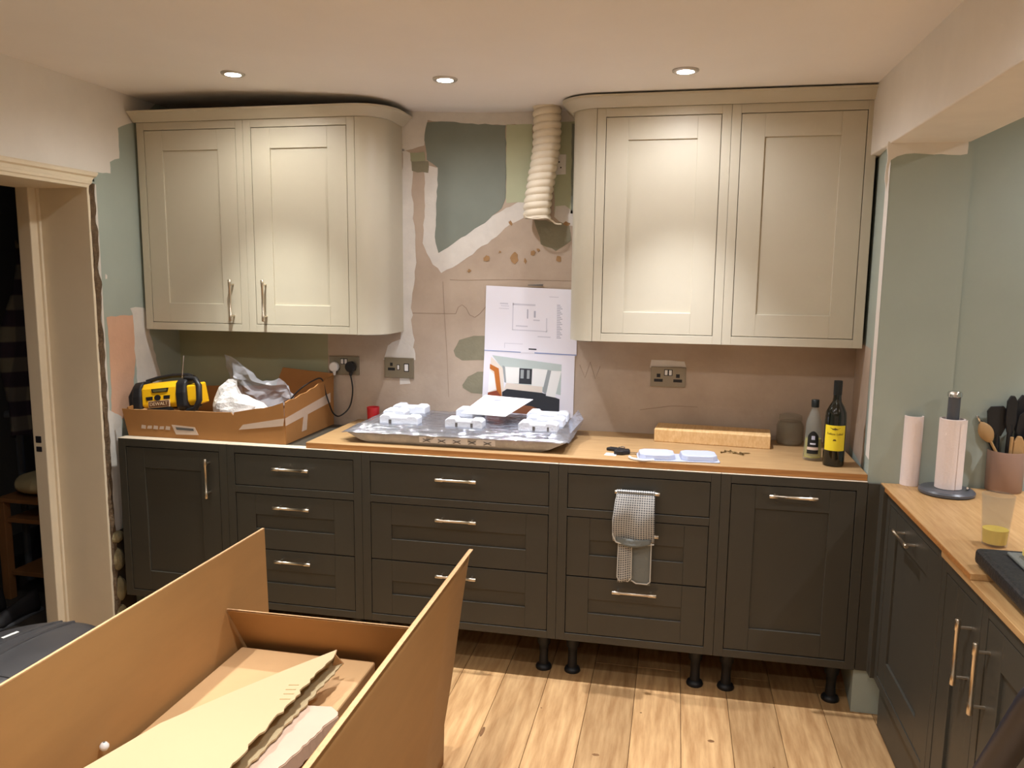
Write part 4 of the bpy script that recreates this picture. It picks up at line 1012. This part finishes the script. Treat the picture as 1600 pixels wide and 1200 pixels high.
b = B(); b.lathe([(0.019, 0.018), (0.019, 0.335)], (HX, HY, RT), 24); b.build('post', 'holder_grey', hd, smooth=True)
b = B(); b.lathe([(0.02, 0.335), (0.023, 0.338), (0.023, 0.35), (0.019, 0.355)], (HX, HY, RT), 24); b.build('chrome_cap', 'chrome', hd, smooth=True)
b = B(); b.tube([(HX+0.07, HY, RT+0.018), (HX+0.055, HY-0.03, RT+0.03)], 0.004, 8); b.build('tear_arm', 'chrome', hd, smooth=True)
t = thing('kitchen_roll', 'nearly used up kitchen roll on the grey holder', 'paper roll', (HX, HY, RT+0.021))
b = B(); b.lathe([(0.039, 0.0005), (0.040, 0.24), (0.034, 0.241), (0.034, 0.22), (0.033, 0.004)], (HX, HY, RT+0.021), 32, cap=False); b.build('paper', 'kitchen_roll', t, smooth=True)
b = B(); b.grid(lambda u, v: (HX+0.040*math.cos(-1.2+0.9*u)+0.004*u, HY+0.041*math.sin(-1.2+0.9*u)-0.004*u, RT+0.022+0.238*v+0.004*math.sin(v*9)*u), 6, 12); b.build('loose_sheet', 'kitchen_roll', t, smooth=True)

up_ = [(2.386, 0.007)]; UX, UY = up_[0]
pot = thing('utensil_pot', 'taupe ceramic pot full of cooking utensils', 'pot', (UX, UY, RT))
b = B(); b.lathe([(0.054, 0.0005), (0.0565, 0.004), (0.0585, 0.14), (0.0575, 0.143), (0.055, 0.14), (0.053, 0.008), (0.002, 0.006)], (UX, UY, RT), 40, cap=False); b.build('pot_body', 'utensil_pot', pot, smooth=True)
def utensil(label, cat, name, dx, dy, dxt, dyt, L, hmat, head, headmat, hr=0.0075):
    p = Vector((UX+dx, UY+dy, RT+0.012)); q = Vector((UX+dxt, UY+dyt, RT+0.012+L)); d = (q-p).normalized()
    t = thing(name, label, cat, p)
    B().tube([p, p+d*(q-p).length*0.5, q], [hr*0.8, hr, hr*0.9], 10).build('handle', hmat, t, smooth=True)
    side = d.cross(Vector((0, 1, 0))).normalized(); fwd = side.cross(d)
    M = Matrix(((side.x, fwd.x, d.x, q.x), (side.y, fwd.y, d.y, q.y), (side.z, fwd.z, d.z, q.z), (0, 0, 0, 1)))
    b = B(M)
    if head == 'spatula':
        b.prism([(-0.012, -0.006), (0.012, -0.006), (0.03, 0.03), (0.032, 0.085), (0.02, 0.1), (-0.02, 0.1), (-0.032, 0.085), (-0.03, 0.03)], 'y', -0.003, 0.003)
        b.build('blade', headmat, t, bevel=0.002)
    elif head == 'slim':
        b.prism([(-0.009, -0.03), (0.009, -0.03), (0.017, 0.01), (0.016, 0.08), (0.006, 0.1), (-0.006, 0.1), (-0.016, 0.08), (-0.017, 0.01)], 'y', -0.006, 0.006)
        b.build('grip_end', headmat, t, bevel=0.003)
    elif head == 'spoon':
        b.grid(lambda u, v: (0.024*math.sin(v*PI)**0.7*math.cos(u*2*PI)*1.0, 0.010*math.sin(v*PI)**0.7*math.sin(u*2*PI), -0.008+0.085*v), 14, 10)
        b.build('bowl', headmat, t, smooth=True)
    elif head == 'ladle':
        b.grid(lambda u, v: (0.036*math.cos(v*PI/2)*math.cos(u*2*PI), -0.02+0.036*math.cos(v*PI/2)*math.sin(u*2*PI), 0.03-0.03*math.sin(v*PI/2)), 16, 7)
        b.build('bowl', headmat, t, smooth=True, solid=0.002)
    elif head == 'loop':
        b.tube([(0, 0, -0.004), (-0.012, 0, 0.015), (-0.012, 0, 0.04), (0, 0, 0.052), (0.012, 0, 0.04), (0.012, 0, 0.015), (0, 0, -0.004)], 0.003, 8)
        b.build('loop_end', headmat, t, smooth=True)
    elif head == 'tip':
        b.tube([(0, 0, -0.004), (0.002, 0, 0.02), (0.004, 0, 0.026)], [0.006, 0.005, 0.002], 8); b.build('metal_tip', headmat, t, smooth=True)
    return t
utensil('broad black spatula rising at the left of the utensil pot', 'spatula', 'spatula', -0.02, 0.0, -0.035, 0.0, 0.185, 'utensil_black', 'spatula', 'utensil_black')
utensil('tall slim black handle, highest on the left of the utensil pot', 'utensil', 'serving_spoon', 0.0, -0.012, -0.002, -0.014, 0.225, 'utensil_black', 'slim', 'utensil_black', 0.009)
utensil('tall slim black handle, highest on the right of the utensil pot', 'utensil', 'serving_fork', 0.02, 0.012, 0.036, 0.014, 0.225, 'utensil_black', 'slim', 'utensil_black', 0.009)
utensil('black ladle leaning towards the right edge of the photo', 'ladle', 'ladle', -0.02, 0.012, 0.085, 0.01, 0.235, 'utensil_black', 'ladle', 'utensil_black')
utensil('black turner with broad blade on the right of the utensil pot', 'spatula', 'fish_slice', 0.02, -0.008, 0.042, -0.014, 0.17, 'utensil_black', 'spatula', 'utensil_black')
utensil('pale wooden spoon handle standing at the front of the utensil pot', 'spoon', 'wooden_spoon', 0.0, -0.03, -0.002, -0.038, 0.185, 'utensil_wood', None, 'utensil_wood', 0.006)
utensil('flat wooden spatula at the front right of the utensil pot', 'spatula', 'wooden_spatula', 0.02, -0.032, 0.02, -0.036, 0.09, 'utensil_wood', 'slim', 'utensil_wood', 0.008)
utensil('wooden spoon with round head leaning out to the left', 'spoon', 'wooden_spoon', 0.03, -0.018, -0.062, -0.022, 0.165, 'utensil_wood', 'spoon', 'utensil_wood', 0.005)
utensil('black handle with silver tip leaning far out to the left', 'utensil', 'sharpening_steel', 0.03, 0.012, -0.085, 0.016, 0.225, 'utensil_black', 'tip', 'chrome', 0.007)
utensil('steel peeler with loop end leaning left in the utensil pot', 'peeler', 'peeler', 0.02, 0.022, -0.05, 0.03, 0.215, 'chrome', 'loop', 'chrome', 0.004)
utensil('wooden masher with round head at the far right of the utensil pot', 'utensil', 'wooden_masher', -0.01, -0.022, 0.05, -0.035, 0.165, 'utensil_wood', 'spoon', 'utensil_wood', 0.006)
utensil('short dark handle low at the front of the utensil pot', 'utensil', 'palette_knife', 0.042, -0.022, 0.042, -0.03, 0.19, 'utensil_black', None, 'utensil_black', 0.009)

gp = [(2.131, -0.637)]; GX, GY = gp[0]
gl = thing('drinking_glass', 'tall clear glass with a little yellow juice', 'glass', (GX, GY, RT))
b = B(); b.lathe([(0.028, 0.0005), (0.031, 0.003), (0.041, 0.145), (0.0395, 0.1455), (0.0295, 0.008), (0.002, 0.006)], (GX, GY, RT), 40, cap=False); b.build('tumbler', 'clear_glass', gl, smooth=True)
b = B(); b.lathe([(0.002, 0.0065), (0.0292, 0.0085), (0.032, 0.048), (0.002, 0.048)], (GX, GY, RT), 32, cap=False); b.build('juice', 'juice', gl, smooth=True)
SR = Matrix.Translation((2.02, -0.9, 0.8705)) @ Matrix.Rotation(math.radians(2.2), 4, 'X')
sb = B(SR); sb.box(0.0, 0.34, -0.5, 0.09, 0.0, 0.042)
solo(sb.build('granite_slab', 'granite', bevel=0.012, seg=3), 'speckled black granite slab beside the glass of juice', 'slab', (2.2, -1.12, 0.852))
sg = thing('sponge', 'yellow and grey sponge scourer on the black slab', 'sponge', (2.17, -0.97, 0.91))
B(SR).box(0.06, 0.22, -0.19, 0.05, 0.0425, 0.050).build('scourer', 'sponge_grey', sg, bevel=0.003)
B(SR).box(0.085, 0.22, -0.18, 0.03, 0.0502, 0.07).build('foam', 'sponge_yellow', sg, bevel=0.005, seg=3)
# dark rail of a chair at the lower right edge
ch = thing('chair_rail', 'dark padded chair arm slanting across the lower right corner', 'chair', (1.72, -1.95, 0.75))
b = B(); b.tube([(1.705, -1.60, 0.50), (1.705, -1.80, 0.87), (1.705, -1.93, 1.07), (1.705, -2.05, 1.2)], 0.021, 14); b.build('padded_bar', 'dark_metal', ch, smooth=True)
b = B(); b.tube([(1.705, -2.05, 1.2), (1.705, -2.16, 1.15), (1.705, -2.2, 0.7), (1.705, -2.2, FLOOR)], 0.015, 12); b.build('leg', 'dark_metal', ch, smooth=True)
b = B(); b.tube([(1.705, -1.6, 0.5), (1.705, -1.56, FLOOR)], 0.015, 12); b.build('leg', 'dark_metal', ch, smooth=True)

# ================================================================== BIG CARDBOARD BOX
bxt = thing('cardboard_box', 'big open brown cardboard box in the foreground', 'box', (0.22, -1.5, FLOOR))
LXb, YB, YN = -0.1, -0.625, -2.3
b = B(); b.prism([(-0.585, FLOOR), (-0.61, 0.735), (YN, 0.745), (YN, FLOOR)], 'x', LXb-0.006, LXb); b.build('side_panel', 'card', bxt)
def right_fn(u, v):
    y = -0.63+(YN+0.63)*u; z = FLOOR+(0.728-FLOOR)*v
    zz = max(0, z-0.12); return (0.535+0.155*zz+0.004*math.sin(v*5), y+0.0*v, z)
b = B(); b.grid(right_fn, 8, 16); b.build('side_panel', 'card', bxt, smooth=True, solid=0.006)
b = B(); b.box(LXb, 0.535, YB-0.006, YB, FLOOR, 0.2); b.build('end_panel', 'card', bxt)
b = B(); b.box(LXb, 0.55, YN, YN+0.006, FLOOR, 0.6); b.build('end_panel', 'card', bxt)
b = B(); b.quad_sheet((LXb+0.004, -0.635, 0.2), (0.53, -0.635, 0.2), (0.55, -0.855, 0.556), (LXb+0.004, -0.855, 0.553), 0.006); b.build('end_flap', 'card', bxt)
b = B(); b.box(LXb, 0.53, YN, YB, FLOOR, FLOOR+0.006); b.build('bottom', 'card', bxt)
b = B(); b.box(LXb-0.0065, LXb+0.0005, YN, -0.612, 0.734, 0.7375)
b.v = [(p[0], p[1], p[2]+(-0.61-p[1])/1.69*0.01) for p in b.v]
b.build('cut_edge', 'card_edge', bxt)
b = B(); b.box(0.6245, 0.6365, YN, -0.628, 0.7275, 0.7295); b.build('cut_edge', 'card_edge', bxt)
b = B(); b.quad_sheet((LXb+0.004, -0.8535, 0.5545), (0.55, -0.8535, 0.5575), (0.55, -0.861, 0.559), (LXb+0.004, -0.861, 0.556), 0.001); b.build('cut_edge', 'card_edge', bxt)
# contents
solo(B().box(-0.085, 0.37, -1.95, -0.80, FLOOR+0.0065, 0.405).build('inner_carton', 'card_tan', bevel=0.006), 'tan closed carton lying inside the big cardboard box', 'box', (0.14, -1.37, FLOOR+0.0065))
def jag(p, q, n, amp, seed):
    rr = random.Random(seed); a = Vector(p); c = Vector(q); d = (c-a); nr = Vector((-d.y, d.x)).normalized(); out = []
    for i in range(n):
        t = i/n; out.append(tuple(a+d*t+nr*rr.uniform(-amp, amp)))
    return out
cp = [(0.306, -0.940), (0.227, -1.067), (0.140, -1.217), (0.047, -1.391), (0.019, -1.493), (-0.007, -1.585), (-0.029, -1.720)]
jr0 = [(0.303, -1.646)]; jr1 = [(0.314, -0.966)]
edge = jag(jr0[0], jr1[0], 46, 0.006, 4)
cs = thing('folded_card_sheet', 'large cream folded card sheet with torn edge on top in the box', 'cardboard', (0.15, -1.3, 0.45))
b = B(); b.prism((cp+edge), 'z', 0.500, 0.505); b.build('upper_leaf', 'card_cream', cs)
jl0 = [(0.306, -1.585)]; jl1 = [(0.324, -0.933)]
lo = [(0.299, -0.955), (0.215, -1.103), (0.117, -1.288), (0.055, -1.455), (0.040, -1.644)]
b = B(); b.prism(lo+jag(jl0[0], jl1[0], 40, 0.004, 5)+[jl1[0]], 'z', 0.457, 0.462); b.build('lower_leaf', 'card_cream', cs)
top1 = Vector((*cp[0], 0.503)); top2 = Vector((*jr1[0], 0.503)); l1 = Vector((*jl1[0], 0.46)); l0 = Vector((*lo[0], 0.46))
b = B(); b.add([top1, top2, l1, l0], [(0, 1, 2, 3)]); b.build('folded_end', 'card_edge', cs, solid=0.003)
far = Vector((*cp[4], 0.503)); l4 = Vector((*lo[3], 0.46))
b = B(); b.add([top1, Vector((*cp[2], 0.503)), Vector((*lo[2], 0.46)), l0], [(0, 1, 2, 3)]); b.build('fold_spine', 'card_cream', cs, solid=0.003)
fl = B()
for i in range(4):
    q = [(0.289, -1.226), (0.286, -1.200), (0.281, -1.179), (0.278, -1.156)][i]
    fl.quad_sheet((q[0]-0.012, q[1]-0.002, 0.5054), (q[0]+0.014, q[1]+0.004, 0.5054), (q[0]+0.014, q[1]+0.007, 0.5054), (q[0]-0.012, q[1]+0.001, 0.5054), 0.001)
fl.build('tear_crease', 'card_edge', cs)
pk = thing('card_offcut', 'pinkish cardboard offcut with wavy torn edge right of the cream sheet', 'cardboard', (0.35, -1.3, 0.41))
pt = [(0.299, -1.157), (0.382, -1.145), (0.410, -1.167)]
pe0 = [(0.413, -1.179)]; pe1 = [(0.351, -1.561)]; pb = [(0.257, -1.582), (0.297, -1.385)]
pe = jag(pe0[0], pe1[0], 26, 0.004, 6)
b = B(); b.prism(pt+pe+[pe1[0]]+pb, 'z', 0.447, 0.452); b.build('top_leaf', 'card_pink', pk)
b = B(); pe_ = pe+[pe1[0]]
b.add([(p[0], p[1], 0.449) for p in pe_]+[(p[0]+0.003, p[1]+0.002, 0.412) for p in pe_], [(i, i+1, len(pe_)+i+1, len(pe_)+i) for i in range(len(pe_)-1)]); b.build('side_leaf', 'card_pink', pk, solid=0.003)
b = B(); b.quad_sheet((*[(0.299, -1.157)][0], 0.409), (*[(0.388, -1.150)][0], 0.409), (*[(0.359, -1.493)][0], 0.409), (*[(0.265, -1.443)][0], 0.409), 0.003); b.build('under_leaf', 'card_pink', pk)
tb = thing('card_strip', 'narrow tan cardboard strip wedged by the right panel of the big box', 'cardboard', (0.45, -1.4, 0.36))
b = B(); q = [(max(0.376, a_), c_) for a_, c_ in [(0.372, -1.197), (0.348, -1.237), (0.345, -1.415), (0.391, -1.404)]]; b.prism(q, 'z', 0.372, 0.378); b.build('leaf', 'card_tan', tb)
b = B(); b.box(0.376, 0.39, -1.6, -1.2, FLOOR+0.0068, 0.3715); b.build('support_fold', 'card_tan', tb)
kn = [(-1.426, 0.447)]; KY, KZ = kn[0]
kb = thing('white_bead', 'tiny white round bead lying against the left panel of the box', 'bead', (-0.085, KY, KZ))
b = B(); b.lathe([(0.001, -0.011), (0.007, -0.009), (0.011, -0.003), (0.011, 0.003), (0.007, 0.009), (0.003, 0.011), (0.0015, 0.007)], (-0.085, KY, KZ), 16, cap=False); b.build('ball', 'white_plastic', kb, smooth=True)
b = B(); b.lathe([(0.003, 0.009), (0.003, 0.0115)], (-0.085, KY, KZ), 10); b.build('hole', 'print_grey', kb)

# ================================================================== BIN
BX_, BY_ = -0.435, -1.275
bn = thing('kitchen_bin', 'black round lidded bin behind the left panel of the big cardboard box', 'bin', (BX_, BY_, FLOOR))
b = B(); b.lathe([(0.165, 0.0), (0.17, 0.01), (0.19, 0.54), (0.194, 0.56)], (BX_, BY_, FLOOR), 48); b.build('bin_body', 'bin_body', bn, smooth=True)
b = B(); b.lathe([(0.197, 0.558), (0.2, 0.57), (0.2, 0.582), (0.19, 0.6), (0.16, 0.612), (0.1, 0.622), (0.05, 0.626), (0.001, 0.627)], (BX_, BY_, FLOOR), 56, cap=False); lid = b.build('lid', 'bin_black', bn, smooth=True)
LZ = FLOOR+0.627
def lid_z(x, y):
    r = math.hypot(x-BX_, y-BY_); P_ = [(0, 0.627), (0.05, 0.626), (0.1, 0.622), (0.16, 0.612), (0.19, 0.6), (0.2, 0.582)]
    for (r0, z0), (r1, z1) in zip(P_, P_[1:]):
        if r <= r1: return FLOOR+z0+(z1-z0)*(r-r0)/(r1-r0)
    return FLOOR+0.582
def lid_strip(p, q, r, name, mat, parent):
    pts = [Vector(p).lerp(Vector(q), i/10) for i in range(11)]
    B().tube([(a.x, a.y, lid_z(a.x, a.y)+0.001) for a in pts], r, 6).build(name, mat, parent, smooth=True)
lid_strip((BX_-0.04, BY_+0.17, 0), (BX_-0.085, BY_-0.13, 0), 0.004, 'lid_ridge', 'bin_black', lid)
lid_strip((BX_+0.0, BY_+0.17, 0), (BX_-0.03, BY_-0.15, 0), 0.006, 'lid_ridge', 'bin_black', lid)
lid_strip((BX_-0.03, BY_-0.15, 0), (BX_+0.1, BY_-0.14, 0), 0.002, 'lid_ridge', 'bin_black', lid)
m_ = Matrix.Translation((BX_-0.085, BY_+0.035, lid_z(BX_-0.085, BY_+0.035)+0.0012)) @ Matrix.Rotation(math.radians(76), 4, 'Z')
B(m_).box(-0.022, 0.022, -0.005, 0.005, 0, 0.0012).build('maker_mark', 'hem_white', lid)

# ================================================================== THROUGH THE DOORWAY
st = thing('wooden_stool', 'small wooden step rack in the dark hall beyond the doorway', 'stool', (-1.83, 0.2, FLOOR))
for (lx, ly) in ((-1.95, 0.19), (-1.70, 0.20), (-1.95, 0.52), (-1.70, 0.52)):
    B().box(lx-0.022, lx+0.022, ly-0.02, ly+0.02, FLOOR, 0.475).build('leg', 'stool_wood', st, bevel=0.003)
B().box(-1.93, -1.72, 0.185, 0.53, 0.37, 0.392).build('shelf', 'stool_wood', st, bevel=0.002)
B().box(-1.93, -1.72, 0.185, 0.53, 0.10, 0.122).build('shelf', 'stool_wood', st, bevel=0.002)
B().box(-1.97, -1.68, 0.165, 0.545, 0.475, 0.495).build('top', 'stool_wood', st, bevel=0.003)
def bagt(u, v):
    th = u*2*PI; ph = (v-0.5)*PI*0.999; r = 1+0.15*nz(math.cos(th)*2, math.sin(th)*2, v*3+5)
    return (-1.81+0.13*r*math.cos(ph)*math.cos(th), 0.30+0.12*r*math.cos(ph)*math.sin(th), max(0.4965, 0.552+0.055*r*math.sin(ph)))
b = B(); b.grid(bagt, 24, 14); solo(b.build('cloth_bag', 'bag_tan', smooth=True), 'tan folded bag lying on the wooden rack in the hall', 'bag', (-1.81, 0.3, 0.495))
def coat_fn(u, v):
    z = 1.72-0.92*v; wd = (0.05+0.13*min(1, v*2.2))*(1-0.35*max(0, v-0.7)/0.3)
    x = -1.72+0.06*(1-v)*0.6+wd*(u*2-1)*1.0; y = 0.16+0.035*math.sin(u*14+v*3)+0.02*math.sin(v*9)
    return (x, y, z+0.02*math.sin(u*9))
b = B(); b.grid(coat_fn, 28, 36); o = solo(b.build('plaid_shirt', 'plaid', smooth=True, solid=0.012), 'purple and cream plaid shirt hanging in the dark hall', 'shirt', (-1.7, 0.16, 0.8))
hk = B(); hk.tube([(-1.69, 0.17, 1.74), (-1.69, 0.17, 1.76), (-1.60, 0.2, 1.78), (-1.505, 0.2, 1.78)], 0.006, 8); solo(hk.build('coat_hook', 'dark_metal', smooth=True), 'metal hook holding up the plaid shirt in the hall', 'hook', (-1.505, 0.2, 1.78))
for i, (sx, sy, a) in enumerate(((-2.0, -0.12, 0.3), (-1.86, -0.06, 0.1), (-1.72, -0.02, -0.05))):
    M = Matrix.Translation((sx, sy, FLOOR)) @ Matrix.Rotation(a, 4, 'Z')
    t = thing('shoe', ['dark shoe at the left in the hall below the wooden rack', 'dark shoe in the middle of the hall floor below the wooden rack', 'dark shoe nearest the door lining below the wooden rack'][i], 'shoe', (sx, sy, FLOOR), a, 'shoes on the hall floor')
    b = B(M)
    b.grid(lambda u, v: (0.042*(0.8+0.2*math.cos(v*6))*math.cos(u*PI)*math.sin(min(1, v*6+0.2)*PI/2)*math.cos(max(0, v-0.85)/0.15*1.4), -0.13+0.26*v, 0.012+(0.075-0.04*(1-v)**1.5*1.0+0.02*v)*math.sin(u*PI)), 12, 16)
    b.build('upper', 'shoe_dark', t, smooth=True, solid=0.003)
    B(M).prism([(-0.035, -0.13), (0.035, -0.13), (0.045, -0.03), (0.036, 0.06), (0.038, 0.125), (0.0, 0.14), (-0.038, 0.125), (-0.036, 0.06), (-0.045, -0.03)], 'z', 0.0005, 0.014).build('sole', 'grey_pipe', t, bevel=0.003)
b = B(); b.tube([(-2.05, 0.42, FLOOR), (-2.05, 0.42, 0.85)], 0.018, 12); b.tube([(-2.1, 0.40, 0.86), (-2.0, 0.42, 0.86)], 0.022, 10)
solo(b.build('vacuum_pole', 'grey_pipe', smooth=True), 'grey upright pole standing behind the wooden rack in the hall', 'pole', (-2.05, 0.42, FLOOR))
